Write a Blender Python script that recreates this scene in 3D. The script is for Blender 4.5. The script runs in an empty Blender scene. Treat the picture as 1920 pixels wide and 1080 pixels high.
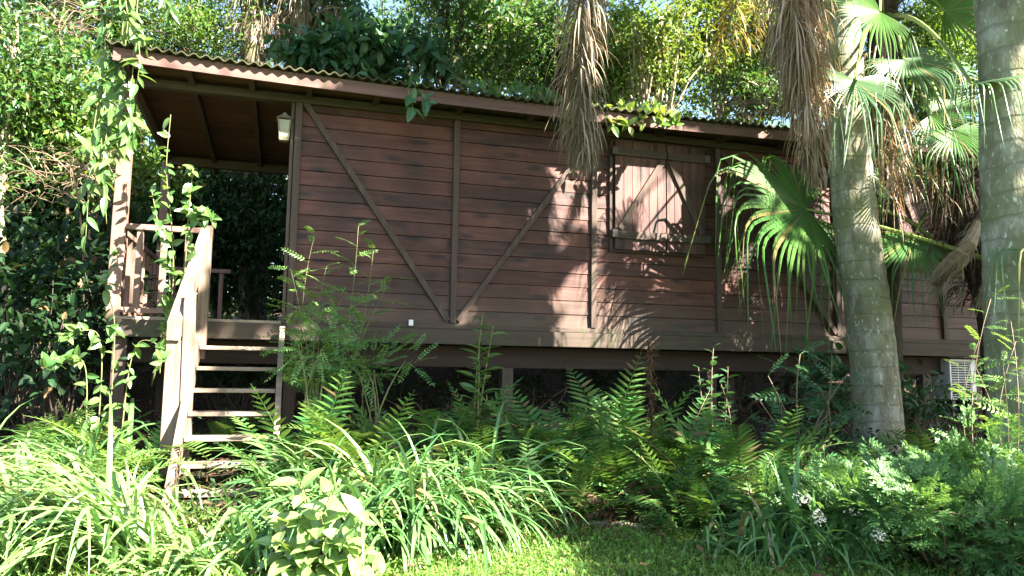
import bpy, math
import numpy as np
from mathutils import Vector, Matrix

# ------------------------------------------------------------------ basics
scn = bpy.context.scene
COL = scn.collection
DOWN = np.array([0, 0, -1.0])

F_, TH, RO, PHI = 1440.0, 0.1056, 0.01557, 0.2839
c_, s_ = math.cos(TH), math.sin(TH)
FW = np.array([0, c_, s_]); UPV = np.array([0, -s_, c_]); RT = np.array([1.0, 0, 0])
CX = math.cos(RO) * RT + math.sin(RO) * UPV
CY = -math.sin(RO) * RT + math.cos(RO) * UPV
CAM = np.array([0, 0, 1.5])
A0 = np.array([-2.2, 7.5, 0.0])
DV = np.array([math.cos(PHI), math.sin(PHI), 0]); NV = np.array([-math.sin(PHI), math.cos(PHI), 0])
SUN = np.array([1.048, -0.736, 1.02]); SUN = SUN / np.linalg.norm(SUN)


def P(u, v, Y):
    """world point at depth Y seen at photograph position (u, v)"""
    d = FW + (u - 960) / F_ * CX - (v - 540) / F_ * CY
    return CAM + d * (Y / d[1])


def L(a, b, z):
    """cabin local -> world"""
    return A0 + DV * a + NV * b + np.array([0, 0, z])


def sst(e0, e1, x):
    t = np.clip((x - e0) / (e1 - e0), 0, 1)
    return t * t * (3 - 2 * t)


def g(x, y):
    x = np.asarray(x, float); y = np.asarray(y, float)
    z = 0.42 + 0.36 * sst(5.2, 7.6, y - 0.12 * x * (x > 0)) + 0.30 * sst(7.6, 11.5, y) + 0.10 * np.clip(y - 11.5, 0, 40)
    bb = (x + 2.2) * NV[0] + (y - 7.5) * NV[1]
    z = z + 0.75 * sst(2.2, 4.6, bb)
    z = z + 0.02 * np.sin(1.7 * x + .5) * np.cos(1.3 * y) + 0.012 * np.sin(4.1 * x + 2.3 * y)
    return z


def G(u, Y):
    x = (u - 960) / F_ * Y
    return np.array([x, Y, float(g(x, Y))])


def nrm(a):
    a = np.asarray(a, float)
    return a / np.maximum(np.linalg.norm(a, axis=-1, keepdims=True), 1e-9)


def frames(d, up):
    y = nrm(d)
    up = np.broadcast_to(np.asarray(up, float), y.shape)
    x = nrm(np.cross(y, up) + 1e-6)
    z = np.cross(x, y)
    return np.stack([x, y, z], -1)


class MB:
    def __init__(self):
        self.V, self.F, self.M, self.n = [], [], [], 0

    def add(self, V, F, mi=0):
        V = np.asarray(V, float).reshape(-1, 3); F = np.asarray(F, int).reshape(-1, 3)
        self.V.append(V); self.F.append(F + self.n); self.M.append(np.full(len(F), mi)); self.n += len(V)
        return self

    def inst(self, T, R, pos, sc, mi=0):
        V, F = T
        m = len(pos)
        if m == 0: return self
        sc = np.asarray(sc, float)
        if sc.ndim == 0: sc = np.full(m, float(sc))
        if sc.ndim == 1: sc = np.repeat(sc[:, None], 3, 1)
        W = np.einsum('mij,mnj->mni', R, V[None] * sc[:, None, :]) + np.asarray(pos)[:, None, :]
        FF = F[None] + (np.arange(m) * len(V))[:, None, None]
        return self.add(W.reshape(-1, 3), FF.reshape(-1, 3), mi)

    def box(self, lo, hi, mi=0):
        x0, y0, z0 = lo; x1, y1, z1 = hi
        return self.hexa([(x0, y0, z0), (x1, y0, z0), (x1, y1, z0), (x0, y1, z0), (x0, y0, z1), (x1, y0, z1), (x1, y1, z1), (x0, y1, z1)], mi)

    def hexa(self, V, mi=0):
        q = [(0, 3, 2, 1), (4, 5, 6, 7), (0, 1, 5, 4), (1, 2, 6, 5), (2, 3, 7, 6), (3, 0, 4, 7)]
        F = []
        for a, b, c, d in q: F += [(a, b, c), (a, c, d)]
        return self.add(V, F, mi)

    def bar(self, p0, p1, w, h, up=(0, 0, 1), mi=0):
        p0 = np.asarray(p0, float); p1 = np.asarray(p1, float)
        R = frames(p1 - p0, np.array(up, float)); x = R[:, 0] * w / 2; z = R[:, 2] * h / 2
        return self.hexa([p0 - x - z, p0 + x - z, p1 + x - z, p1 - x - z, p0 - x + z, p0 + x + z, p1 + x + z, p1 - x + z], mi)

    def tube(self, pts, rad, n=6, mi=0, cap=True):
        pts = np.asarray(pts, float); k = len(pts)
        rad = np.broadcast_to(np.asarray(rad, float), (k,))
        t = np.gradient(pts, axis=0); t = nrm(t)
        ref = np.array([0.31, 0.2, 0.93]) if abs(t[0][2]) < .8 else np.array([1.0, 0.15, 0.1])
        x = nrm(np.cross(t, ref)); y = np.cross(t, x)
        an = np.linspace(0, 2 * np.pi, n, endpoint=False)
        ring = (np.cos(an)[None, :, None] * x[:, None] + np.sin(an)[None, :, None] * y[:, None]) * rad[:, None, None] + pts[:, None]
        V = ring.reshape(-1, 3)
        i = np.arange(k - 1)[:, None] * n; j = np.arange(n)[None]; j2 = (j + 1) % n
        a = i + j; b = i + j2; c = b + n; d = a + n
        F = np.stack([np.stack([a, b, c], -1), np.stack([a, c, d], -1)], 2).reshape(-1, 3)
        if cap:
            V = np.vstack([V, pts[:1], pts[-1:]])
            jj = np.arange(n); j2 = (jj + 1) % n
            F = np.vstack([F, np.stack([j2, jj, np.full(n, k * n)], -1), np.stack([(k - 1) * n + jj, (k - 1) * n + j2, np.full(n, k * n + 1)], -1)])
        return self.add(V, F, mi)

    def build(self, name, mats, parent=None, origin=None, smooth=False, bevel=0.0):
        V = np.concatenate(self.V); F = np.concatenate(self.F); M = np.concatenate(self.M)
        if origin is not None: V = V - np.asarray(origin)
        me = bpy.data.meshes.new(name)
        me.vertices.add(len(V)); me.vertices.foreach_set('co', V.astype(np.float32).ravel())
        me.loops.add(len(F) * 3); me.loops.foreach_set('vertex_index', F.astype(np.int32).ravel())
        me.polygons.add(len(F)); me.polygons.foreach_set('loop_start', (np.arange(len(F)) * 3).astype(np.int32))
        me.polygons.foreach_set('loop_total', np.full(len(F), 3, np.int32))
        me.polygons.foreach_set('material_index', M.astype(np.int32))
        me.polygons.foreach_set('use_smooth', np.full(len(F), bool(smooth)))
        if not isinstance(mats, (list, tuple)): mats = [mats]
        for m in mats: me.materials.append(m)
        me.update(calc_edges=True); me.validate()
        o = bpy.data.objects.new(name, me); COL.objects.link(o)
        if parent is not None: o.parent = parent
        if origin is not None and parent is None: o.location = [float(q) for q in origin]
        if bevel:
            md = o.modifiers.new('bevel', 'BEVEL'); md.width = bevel; md.segments = 2; md.limit_method = 'ANGLE'
        return o


def tag(o, label, cat, group=None, kind=None):
    o['label'] = label; o['category'] = cat
    if group: o['group'] = group
    if kind: o['kind'] = kind
    return o


def thing(name, label, cat, base, group=None, rz=0.0):
    o = bpy.data.objects.new(name, None); COL.objects.link(o)
    o.location = [float(q) for q in base]; o.rotation_euler = (0, 0, rz); o.empty_display_size = .2
    return tag(o, label, cat, group)


# ------------------------------------------------------------------ materials
class N:
    def __init__(self, name):
        self.m = bpy.data.materials.new(name); self.m.use_nodes = True
        self.t = self.m.node_tree; self.t.nodes.clear()
        self.out = self.t.nodes.new('ShaderNodeOutputMaterial')

    def n(self, ty, **kw):
        nd = self.t.nodes.new('ShaderNode' + ty)
        for k, v in kw.items():
            if k.startswith('i_'):
                nd.inputs[int(k[2:]) if k[2:].isdigit() else k[2:].replace('_', ' ')].default_value = v
            else: setattr(nd, k, v)
        return nd

    def l(self, a, b): self.t.links.new(a, b); return self

    def math(self, op, a, b=None, clamp=False):
        nd = self.n('Math', operation=op, use_clamp=clamp)
        for i, x in enumerate((a, b)):
            if x is None: continue
            if isinstance(x, (int, float)): nd.inputs[i].default_value = x
            else: self.l(x, nd.inputs[i])
        return nd.outputs[0]

    def ramp(self, f, stops):
        r = self.n('ValToRGB'); e = r.color_ramp.elements
        while len(e) < len(stops): e.new(.5)
        for q, (p, c) in zip(e, stops): q.position = p; q.color = (*c, 1) if len(c) == 3 else c
        self.l(f, r.inputs[0]); return r.outputs[0]

    def mix(self, f, a, b, blend='MIX'):
        nd = self.n('Mix', data_type='RGBA', blend_type=blend)
        for i, x in ((0, f), (6, a), (7, b)):
            if isinstance(x, (int, float)): nd.inputs[i].default_value = x
            elif isinstance(x, tuple): nd.inputs[i].default_value = (*x, 1)
            else: self.l(x, nd.inputs[i])
        return nd.outputs[2]

    def coords(self, scale=(1, 1, 1), kind='Object'):
        tc = self.n('TexCoord'); mp = self.n('Mapping'); mp.inputs['Scale'].default_value = scale
        self.l(tc.outputs[kind], mp.inputs[0]); return mp.outputs[0]

    def noise(self, co, scale, detail=4, rough=.55, dist=0):
        nd = self.n('TexNoise'); nd.inputs['Scale'].default_value = scale; nd.inputs['Detail'].default_value = detail
        nd.inputs['Roughness'].default_value = rough; nd.inputs['Distortion'].default_value = dist
        self.l(co, nd.inputs['Vector']); return nd.outputs[0]

    def bsdf(self, col, rough=.7, spec=.3, bump=None, bd=.01, bs=.6):
        p = self.n('BsdfPrincipled')
        if isinstance(col, tuple): p.inputs['Base Color'].default_value = (*col, 1)
        else: self.l(col, p.inputs['Base Color'])
        if isinstance(rough, (int, float)): p.inputs['Roughness'].default_value = rough
        else: self.l(rough, p.inputs['Roughness'])
        p.inputs['Specular IOR Level'].default_value = spec
        if bump is not None:
            b = self.n('Bump'); b.inputs['Distance'].default_value = bd; b.inputs['Strength'].default_value = bs
            self.l(bump, b.inputs['Height']); self.l(b.outputs[0], p.inputs['Normal'])
        return p

    def done(self, sh): self.l(sh, self.out.inputs[0]); return self.m


def leaf_mat(name, col, var=.35, hue=.03, trans=.35, rough=.42, spec=.45, dry=0.0, drycol=(.16, .10, .045)):
    k = N(name)
    gm = k.n('NewGeometry'); r = gm.outputs['Random Per Island']
    r2 = k.math('FRACT', k.math('MULTIPLY', r, 37.7)); r3 = k.math('FRACT', k.math('MULTIPLY', r, 113.3))
    h = k.n('HueSaturation'); h.inputs['Color'].default_value = (*col, 1)
    k.l(k.math('ADD', k.math('MULTIPLY', k.math('SUBTRACT', r, .5), 2 * hue), .5), h.inputs['Hue'])
    k.l(k.math('ADD', k.math('MULTIPLY', k.math('SUBTRACT', r2, .5), 2 * var), 1.0), h.inputs['Value'])
    h.inputs['Saturation'].default_value = 1.0
    cc = h.outputs[0]
    n1 = k.noise(k.coords((1, 1, 1)), 14, 3)
    cc = k.mix(k.math('MULTIPLY', n1, .35), cc, tuple(q * .55 for q in col))
    if dry > 0:
        cc = k.mix(k.math('MULTIPLY', k.math('LESS_THAN', r3, dry), .85), cc, drycol)
    p = k.bsdf(cc, rough, spec)
    tr = k.n('BsdfTranslucent')
    tc = k.mix(.55, cc, (min(1, col[0] * 2.4), min(1, col[1] * 1.8), col[2] * .6))
    k.l(tc, tr.inputs[0])
    mx = k.n('MixShader'); mx.inputs[0].default_value = trans
    k.l(p.outputs[0], mx.inputs[1]); k.l(tr.outputs[0], mx.inputs[2])
    return k.done(mx.outputs[0])


def wood_mat(name, col, col2, axis=0, gs=1.0, moss=0.0, rough=.75, mosscol=(.055, .065, .03)):
    k = N(name)
    sc = [22 * gs] * 3; sc[axis] = 1.3 * gs
    co = k.coords(tuple(sc)); f = k.noise(co, 1.0, 5, .6, .4)
    gm = k.n('NewGeometry').outputs['Random Per Island']
    big = k.noise(k.coords(), 2.2, 3)
    fac = k.math('ADD', k.math('MULTIPLY', f, 1.1), k.math('MULTIPLY', k.math('SUBTRACT', gm, .5), .35))
    cc = k.ramp(fac, [(.28, col2), (.72, col)])
    cc = k.mix(k.ramp(big, [(.35, (0, 0, 0)), (.75, (.55, .55, .55))]), cc, tuple(q * .6 for q in col))
    if moss:
        mn = k.noise(k.coords(), 5.5, 6, .65)
        cc = k.mix(k.ramp(mn, [(.62 - moss * .35, (0, 0, 0)), (.80 - moss * .25, (.8, .8, .8))]), cc, mosscol)
    return k.done(k.bsdf(cc, rough, .25, f, .004, .7).outputs[0])


def plank_mat(name, axis_z_pitch, col, col2, vertical=False):
    """stained boards: one tone per board, grain along it, knots, worn patches"""
    k = N(name)
    tc = k.n('TexCoord'); sx = k.n('SeparateXYZ'); k.l(tc.outputs['Object'], sx.inputs[0])
    if vertical: run, acr = sx.outputs[2], sx.outputs[0]
    else: run, acr = sx.outputs[0], sx.outputs[2]
    idx = k.math('FLOOR', k.math('DIVIDE', acr, axis_z_pitch))
    pan = k.math('FLOOR', k.math('DIVIDE', run, 1.57))
    cb = k.n('CombineXYZ'); k.l(idx, cb.inputs[0]); k.l(pan, cb.inputs[1])
    wn = k.n('TexWhiteNoise', noise_dimensions='3D'); k.l(cb.outputs[0], wn.inputs['Vector'])
    cg = k.n('CombineXYZ'); k.l(k.math('MULTIPLY', run, 1.6), cg.inputs[0])
    k.l(k.math('MULTIPLY', acr, 26), cg.inputs[1]); k.l(k.math('MULTIPLY', wn.outputs[0], 30), cg.inputs[2])
    f = k.noise(cg.outputs[0], 1.0, 5, .62, .8)
    cc = k.ramp(k.math('ADD', k.math('MULTIPLY', f, .95), k.math('MULTIPLY', wn.outputs[0], .42)), [(.34, col2), (.92, col)])
    big = k.noise(tc.outputs['Object'], 1.4, 5, .6)
    cc = k.mix(k.ramp(big, [(.36, (.75, .75, .75)), (.62, (0, 0, 0))]), cc, tuple(q * .5 for q in col2))
    gray = k.noise(tc.outputs['Object'], 3.1, 5, .7)
    cc = k.mix(k.ramp(gray, [(.58, (0, 0, 0)), (.80, (.5, .5, .5))]), cc, (.075, .053, .045))
    ck = k.n('CombineXYZ'); k.l(k.math('MULTIPLY', run, .75), ck.inputs[0]); k.l(k.math('MULTIPLY', acr, 2.6), ck.inputs[1])
    vo = k.n('TexVoronoi', feature='F1', voronoi_dimensions='2D'); vo.inputs['Scale'].default_value = 1.7; k.l(ck.outputs[0], vo.inputs['Vector'])
    kn = k.math('ADD', vo.outputs['Distance'], k.math('MULTIPLY', k.math('SUBTRACT', f, .5), .12))
    cc = k.mix(k.ramp(kn, [(.05, (.9, .9, .9)), (.17, (0, 0, 0))]), cc, (.016, .010, .009))
    mil = k.noise(tc.outputs['Object'], 2.3, 6, .72, 1.0)
    cc = k.mix(k.ramp(mil, [(.60, (0, 0, 0)), (.70, (.6, .6, .6))]), cc, (.030, .018, .015))
    low = k.math('SUBTRACT', 1.0, k.math('MULTIPLY', k.math('SUBTRACT', sx.outputs[2], 1.95), 2.2), True)
    cc = k.mix(k.math('MULTIPLY', k.math('MULTIPLY', low, gray), .9), cc, (.075, .070, .050))
    rg = k.ramp(f, [(.3, (.75, .75, .75)), (.8, (.5, .5, .5))])
    return k.done(k.bsdf(cc, rg, .35, f, .003, .6).outputs[0])


def bark_mat(name, c1, c2, c3, rings=True, scale=1.0):
    k = N(name)
    tc = k.n('TexCoord'); sx = k.n('SeparateXYZ'); k.l(tc.outputs['Object'], sx.inputs[0])
    n1 = k.noise(k.coords((1, 1, .35)), 9 * scale, 6, .65, .3)
    n2 = k.noise(k.coords((1, 1, .5)), 34 * scale, 4, .6)
    n3 = k.noise(k.coords(), 3.2 * scale, 4, .6)
    cc = k.ramp(n1, [(.36, c2), (.52, c1), (.68, c3)])
    cc = k.mix(k.ramp(n3, [(.42, (0, 0, 0)), (.62, (.65, .65, .65))]), cc, (c1[0] * .62, c1[1] * .72, c1[2] * .42))
    # pale lichen splashes
    cc = k.mix(k.ramp(n2, [(.60, (0, 0, 0)), (.70, (.75, .75, .75))]), cc, tuple(min(1, q * 1.7) for q in c3))
    h = k.math('ADD', n1, k.math('MULTIPLY', n2, .4))
    if rings:
        w = k.math('ADD', k.math('MULTIPLY', sx.outputs[2], 5.6), k.math('MULTIPLY', k.math('SUBTRACT', n3, .5), .8))
        fr = k.math('FRACT', w)
        ln = k.ramp(fr, [(.0, (.42, .42, .42)), (.09, (0, 0, 0)), (.86, (0, 0, 0)), (1.0, (.42, .42, .42))])
        brk = k.ramp(n1, [(.42, (0, 0, 0)), (.58, (1, 1, 1))])
        cc = k.mix(k.math('MULTIPLY', ln, brk), cc, tuple(q * .35 for q in c2))
        h = k.math('SUBTRACT', h, k.math('MULTIPLY', ln, .6))
    return k.done(k.bsdf(cc, .85, .15, h, .02, .8).outputs[0])


def plain(name, col, rough=.6, var=.2, scale=12, spec=.3, metal=0.0):
    k = N(name); n = k.noise(k.coords(), scale, 5)
    cc = k.mix(n, tuple(q * (1 - var) for q in col), tuple(min(1, q * (1 + var)) for q in col))
    p = k.bsdf(cc, rough, spec, n, .003, .4); p.inputs['Metallic'].default_value = metal
    return k.done(p.outputs[0])


M = {}
M['wall'] = plank_mat('stained_boards', .15, (.126, .046, .031), (.038, .016, .012))
M['shutter'] = plank_mat('shutter_boards', .105, (.120, .054, .042), (.050, .023, .019), True)
M['timber'] = wood_mat('weathered_timber_along', (.090, .064, .050), (.040, .028, .023), 0, 1, .25)
M['timber_v'] = wood_mat('weathered_timber_upright', (.100, .070, .055), (.045, .030, .024), 2, 1, .15)
M['timber_y'] = wood_mat('weathered_timber_deep', (.090, .052, .038), (.040, .024, .019), 1, 1, .1)
M['fascia'] = wood_mat('fascia_paint', (.160, .090, .076), (.085, .047, .040), 0, 1, .12)
M['ceiling'] = wood_mat('ceiling_boards', (.110, .050, .030), (.055, .025, .016), 0, 1)
M['sill'] = wood_mat('sill_timber', (.085, .062, .046), (.042, .030, .024), 0, 1, .35)
M['pale'] = wood_mat('bleached_timber', (.29, .215, .16), (.085, .056, .042), 2, 1, .05, .8)
M['tread'] = wood_mat('tread_timber', (.34, .27, .20), (.16, .12, .09), 0, 1, .15, .8)
M['rail'] = wood_mat('rail_timber', (.26, .16, .125), (.13, .078, .062), 2, 1, .05)
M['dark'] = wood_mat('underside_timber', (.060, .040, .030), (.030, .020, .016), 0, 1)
M['iron'] = plain('old_iron', (.07, .065, .06), .5, .4, 30, .4, .6)
k = N('corrugated_sheet')
n_ = k.noise(k.coords(), 7, 6, .65); n2_ = k.noise(k.coords(), 30, 4)
cc = k.ramp(n_, [(.3, (.032, .022, .015)), (.5, (.038, .040, .017)), (.7, (.070, .060, .034))])
M['roof'] = k.done(k.bsdf(cc, .8, .2, n2_, .004, .6).outputs[0])
M['bark_q'] = bark_mat('palm_bark', (.215, .205, .150), (.120, .110, .072), (.330, .325, .265))
M['bark_d'] = bark_mat('dark_bark', (.055, .042, .030), (.028, .021, .016), (.095, .08, .06), False)
M['bark_p'] = bark_mat('pale_bark', (.33, .27, .20), (.18, .14, .10), (.45, .39, .31), False)
M['bark_g'] = bark_mat('grey_bark', (.16, .13, .10), (.08, .065, .05), (.24, .21, .17), False)
M['fibre'] = leaf_mat('dead_fibre', (.235, .190, .135), .5, .02, .15, .7, .2)
M['fibre_d'] = leaf_mat('dark_fibre', (.06, .042, .03), .5, .02, .1, .7, .2)
M['dead'] = leaf_mat('dead_palm_leaflets', (.27, .21, .145), .4, .02, .25, .6, .3)
M['deadpink'] = leaf_mat('bleached_palm_leaflets', (.36, .275, .205), .4, .02, .25, .55, .35)
M['fan'] = leaf_mat('fan_palm_leaf', (.062, .150, .030), .3, .02, .34, .42, .35, .05, (.20, .17, .06))
M['fan_b'] = leaf_mat('fan_palm_bluish_leaf', (.085, .165, .075), .3, .02, .30, .38, .45, .07, (.28, .22, .10))
M['palm_g'] = leaf_mat('palm_leaflet_green', (.07, .13, .035), .35, .03, .35, .4, .5, .12)
M['palm_y'] = leaf_mat('palm_leaflet_yellowing', (.26, .21, .05), .35, .03, .4, .45, .4, .25)
M['petiole'] = plain('petiole_green', (.17, .23, .05), .4, .3, 10, .5)
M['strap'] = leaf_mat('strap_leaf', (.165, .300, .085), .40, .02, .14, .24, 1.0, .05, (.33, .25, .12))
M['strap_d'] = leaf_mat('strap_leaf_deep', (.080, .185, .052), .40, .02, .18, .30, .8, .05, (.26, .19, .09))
M['fern'] = leaf_mat('fern_leaf', (.078, .175, .038), .45, .04, .28, .5, .35, .10, (.17, .11, .055))
M['fern_l'] = leaf_mat('fern_young_leaf', (.115, .225, .045), .35, .03, .32, .5, .35, .03)
M['fern_x'] = leaf_mat('fern_dead_leaf', (.150, .090, .052), .5, .03, .2, .8, .1)
M['nand'] = leaf_mat('pinnate_shrub_leaf', (.120, .255, .075), .35, .03, .33, .38, .5)
M['nand_l'] = leaf_mat('pinnate_young_leaf', (.120, .235, .055), .3, .03, .4, .4, .45)
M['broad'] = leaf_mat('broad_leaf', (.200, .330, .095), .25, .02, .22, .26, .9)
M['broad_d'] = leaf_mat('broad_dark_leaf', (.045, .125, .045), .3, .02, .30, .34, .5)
M['vine'] = leaf_mat('vine_leaf', (.095, .190, .050), .3, .03, .35, .30, .6)
M['t_mid'] = leaf_mat('tree_leaf_mid', (.054, .124, .026), .45, .04, .42, .45, .4, .03)
M['t_bri'] = leaf_mat('tree_leaf_bright', (.080, .160, .026), .45, .04, .42, .45, .4, .03)
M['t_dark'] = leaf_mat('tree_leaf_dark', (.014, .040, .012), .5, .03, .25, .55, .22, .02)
M['t_blue'] = leaf_mat('tree_leaf_bluish', (.044, .118, .050), .4, .03, .32, .42, .45)
M['t_yel'] = leaf_mat('tree_leaf_yellow', (.105, .175, .030), .45, .04, .45, .45, .4, .05)
M['grass'] = leaf_mat('lawn_blade', (.145, .275, .055), .4, .03, .4, .5, .3, .05, (.28, .22, .10))
M['litter'] = leaf_mat('litter_leaf', (.130, .080, .045), .6, .04, .1, .8, .15)
M['stem'] = plain('green_stem', (.15, .16, .06), .6, .3, 20)
M['twig'] = plain('brown_twig', (.17, .12, .08), .8, .35, 20)
M['twig_d'] = plain('dark_twig', (.045, .034, .024), .85, .3, 20)
M['paletwig'] = plain('pale_twig', (.36, .29, .21), .8, .3, 20)
M['flower'] = leaf_mat('white_flower', (.75, .74, .66), .1, .01, .3, .6, .3)
M['white'] = plain('white_enamel', (.70, .70, .68), .4, .08, 6, .5)
M['grille'] = plain('grille_shadow', (.06, .06, .06), .6, .2)
M['lampglass'] = plain('aged_lamp_glass', (.24, .23, .14), .35, .3, 25, .5)
M['lampmetal'] = plain('pale_lamp_metal', (.20, .185, .13), .5, .3, 25, .4, .2)
M['boot'] = wood_mat('palm_leaf_base', (.30, .22, .14), (.16, .11, .07), 2, .6, .1, .85)

# ------------------------------------------------------------------ plant shapes
def tri_leaf(w=.4, fold=.08, tip=-.06):
    V = np.array([(0, 0, 0), (w / 2, .42, fold), (0, 1, tip), (-w / 2, .42, fold)])
    return V, np.array([(0, 1, 2), (0, 2, 3)])


def oval_leaf(w=.5, fold=.07, droop=.18, wide=.4, rows=(.14, .34, .58, .80)):
    V = [(0, 0, 0)]
    for r in rows:
        x = r ** (math.log(.5) / math.log(wide))
        hw = w / 2 * math.sin(math.pi * min(x, .995)) ** .85
        z = -droop * r * r
        V += [(-hw, r, z + fold * hw / w * 2), (0, r, z), (hw, r, z + fold * hw / w * 2)]
    V.append((0, 1, -droop * 1.05))
    F = [(0, 3, 2), (0, 2, 1)]
    for i in range(len(rows) - 1):
        a = 1 + 3 * i; b = a + 3
        F += [(a + 1, a + 2, b + 2), (a + 1, b + 2, b + 1), (a, a + 1, b + 1), (a, b + 1, b)]
    e = 1 + 3 * (len(rows) - 1); t = len(V) - 1
    F += [(e + 1, e + 2, t), (e, e + 1, t)]
    return np.array(V, float), np.array(F)


T_SM = tri_leaf(.45); T_NARROW = tri_leaf(.3, .05, -.12); T_OVAL = oval_leaf(); T_LANCE = oval_leaf(.34, .06, .25, .38); T_ROUND = oval_leaf(.8, .09, .22, .36)


def straps(mb, P0, D0, Lg, Wd, droop, K=6, fold=.25, tipw=.05, basew=.55, side=None, mi=0, pw=.55, rng=None, sag_pow=1.0):
    """many long narrow blades that bend towards the ground"""
    P0 = np.atleast_2d(P0).astype(float); D = nrm(np.atleast_2d(D0)); m = len(P0)
    Lg = np.broadcast_to(np.asarray(Lg, float), (m,)); Wd = np.broadcast_to(np.asarray(Wd, float), (m,)); droop = np.broadcast_to(np.asarray(droop, float), (m,))
    if side is None:
        h = D.copy(); h[:, 2] *= .15
        side = np.cross(nrm(h + 1e-4), [0, 0, 1.0])
        if rng is not None: side = side + rng.normal(0, .25, (m, 3))
    side = nrm(side)
    Vs = []; p = P0.copy(); d = D.copy()
    for k in range(K + 1):
        t = k / K
        w = basew + (1 - basew) * min(1, t / .3) if t < .3 else 1 - (1 - tipw) * ((t - .3) / .7) ** (1 / pw)
        hw = (Wd * w / 2)[:, None]
        nrml = np.cross(side, d)
        Vs += [p - side * hw + nrml * hw * fold, p - nrml * hw * fold * 0, p + side * hw + nrml * hw * fold]
        p = p + d * (Lg / K)[:, None]
        d = nrm(d + DOWN * (droop / K * (0.4 + 1.2 * t ** sag_pow))[:, None])
    V = np.stack(Vs, 1)
    F = []
    for k in range(K):
        a = 3 * k
        for q in (0, 1):
            F += [(a + q, a + q + 1, a + q + 4), (a + q, a + q + 4, a + q + 3)]
    F = np.array(F)
    FF = F[None] + (np.arange(m) * 3 * (K + 1))[:, None, None]
    mb.add(V.reshape(-1, 3), FF.reshape(-1, 3), mi)


def curve(p0, p1, bend, K=8, sag=None):
    p0 = np.asarray(p0, float); p1 = np.asarray(p1, float); bend = np.asarray(bend, float)
    t = np.linspace(0, 1, K)[:, None]
    q = p0 * (1 - t) + p1 * t + bend * (4 * t * (1 - t))
    return q


def frond_template(n=20, droop=.55, wmax=.19, lift=0.0, seed=0, dead=False):
    rng = np.random.default_rng(seed)
    mb = MB(); s = np.linspace(0, 1, n + 1)
    ang = -droop * 1.6 * s ** 1.3
    y = np.concatenate([[0], np.cumsum(np.cos(ang[:-1]))]) / n; z = np.concatenate([[0], np.cumsum(np.sin(ang[:-1]))]) / n
    pts = np.stack([np.zeros(n + 1), y, z], 1)
    mb.tube(pts, np.linspace(.006, .0015, n + 1), 3, 0, False)
    tng = nrm(np.gradient(pts, axis=0))
    for sgn in (-1, 1):
        i = np.arange(2, n + 1); f = s[i]
        ln = wmax * (np.sin(np.pi * np.clip(f, 0, 1) ** .75) ** .8 + .06) * rng.uniform(.85, 1.1, len(i))
        d = np.stack([np.full(len(i), sgn * 1.0), .28 + .3 * f, rng.normal(-.10, .10, len(i))], 1)
        if dead: d[:, 2] -= .9; d += rng.normal(0, .25, d.shape)
        R = frames(d, np.cross(tng[i], [1.0, 0, 0]) * -1 + np.array([0, 0, .01]))
        up = np.cross([1.0, 0, 0], tng[i])
        R = frames(d, up)
        T = (np.array([(0, 0, 0), (.11, .22, .01), (.085, .6, 0), (0, 1, -.06), (-.085, .6, 0), (-.11, .22, .01)]), np.array([(0, 1, 2), (0, 2, 3), (0, 3, 4), (0, 4, 5)]))
        mb.inst(T, R, pts[i], ln)
    return np.concatenate(mb.V), np.concatenate(mb.F)


T_FERN = [frond_template(22, .45, .17, 0, 1), frond_template(24, .75, .19, 0, 2), frond_template(20, .25, .18, 0, 3), frond_template(22, 1.0, .16, 0, 4)]
T_FERNX = [frond_template(20, 1.1, .13, 0, 5, True), frond_template(20, 1.4, .11, 0, 6, True)]


def spray_template(npair=5, nleaf=4, leafw=.45, leaf=.13, seed=0):
    """twice-divided leaf: rachis, side stalks, small leaflets"""
    rng = np.random.default_rng(seed); mb = MB(); T = tri_leaf(leafw, .03, -.05)
    mb.tube([(0, 0, 0), (0, .5, .02), (0, 1, -.06)], [.007, .005, .002], 3, 0, False)
    for i in range(npair):
        y = .22 + .72 * i / npair
        ln = .42 * (1 - .6 * i / npair)
        for sg in (-1, 1):
            b = np.array([0, y, .01]); d = nrm(np.array([sg * .9, .55, rng.normal(-.05, .12)])); e = b + d * ln
            mb.tube([b, (b + e) / 2 + [0, 0, .01], e], [.004, .003, .0015], 3, 0, False)
            for j in range(nleaf):
                q = b + d * ln * (.3 + .7 * j / nleaf)
                for s2 in (-1, 1):
                    dd = nrm(d + s2 * .9 * np.array([-d[1], d[0], 0]) + rng.normal(0, .15, 3))
                    mb.inst(T, frames(dd[None], np.array([0, 0, 1.0]) + rng.normal(0, .2, 3)), q[None], leaf * rng.uniform(.8, 1.2))
            mb.inst(T, frames(d[None], np.array([0, 0, 1.0])), e[None], leaf)
    mb.inst(T, frames(np.array([[0, 1., -.1]]), np.array([0, 0, 1.0])), np.array([[0, 1, -.06]]), leaf * 1.2)
    return np.concatenate(mb.V), np.concatenate(mb.F)


def feather_template(n=8, leaf=.22, w=.38, droop=.2, seed=0):
    """once-divided leaf"""
    rng = np.random.default_rng(seed); mb = MB(); T = tri_leaf(w, .03, -.05)
    s = np.linspace(0, 1, n + 1); pts = np.stack([0 * s, s, -droop * s * s], 1)
    mb.tube(pts, np.linspace(.008, .002, n + 1), 3, 0, False)
    for i in range(2, n + 1):
        for sg in (-1, 1):
            d = np.array([sg, .45, -.15 + rng.normal(0, .12)])
            mb.inst(T, frames(nrm(d)[None], np.array([0, 0, 1.0]) + rng.normal(0, .15, 3)), pts[i][None], leaf * (1 - .35 * abs(i / n - .5)) * rng.uniform(.9, 1.1))
    mb.inst(T, frames(np.array([[0, 1., -.3]]), np.array([0, 0, 1.0])), pts[-1][None], leaf)
    return np.concatenate(mb.V), np.concatenate(mb.F)


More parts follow.
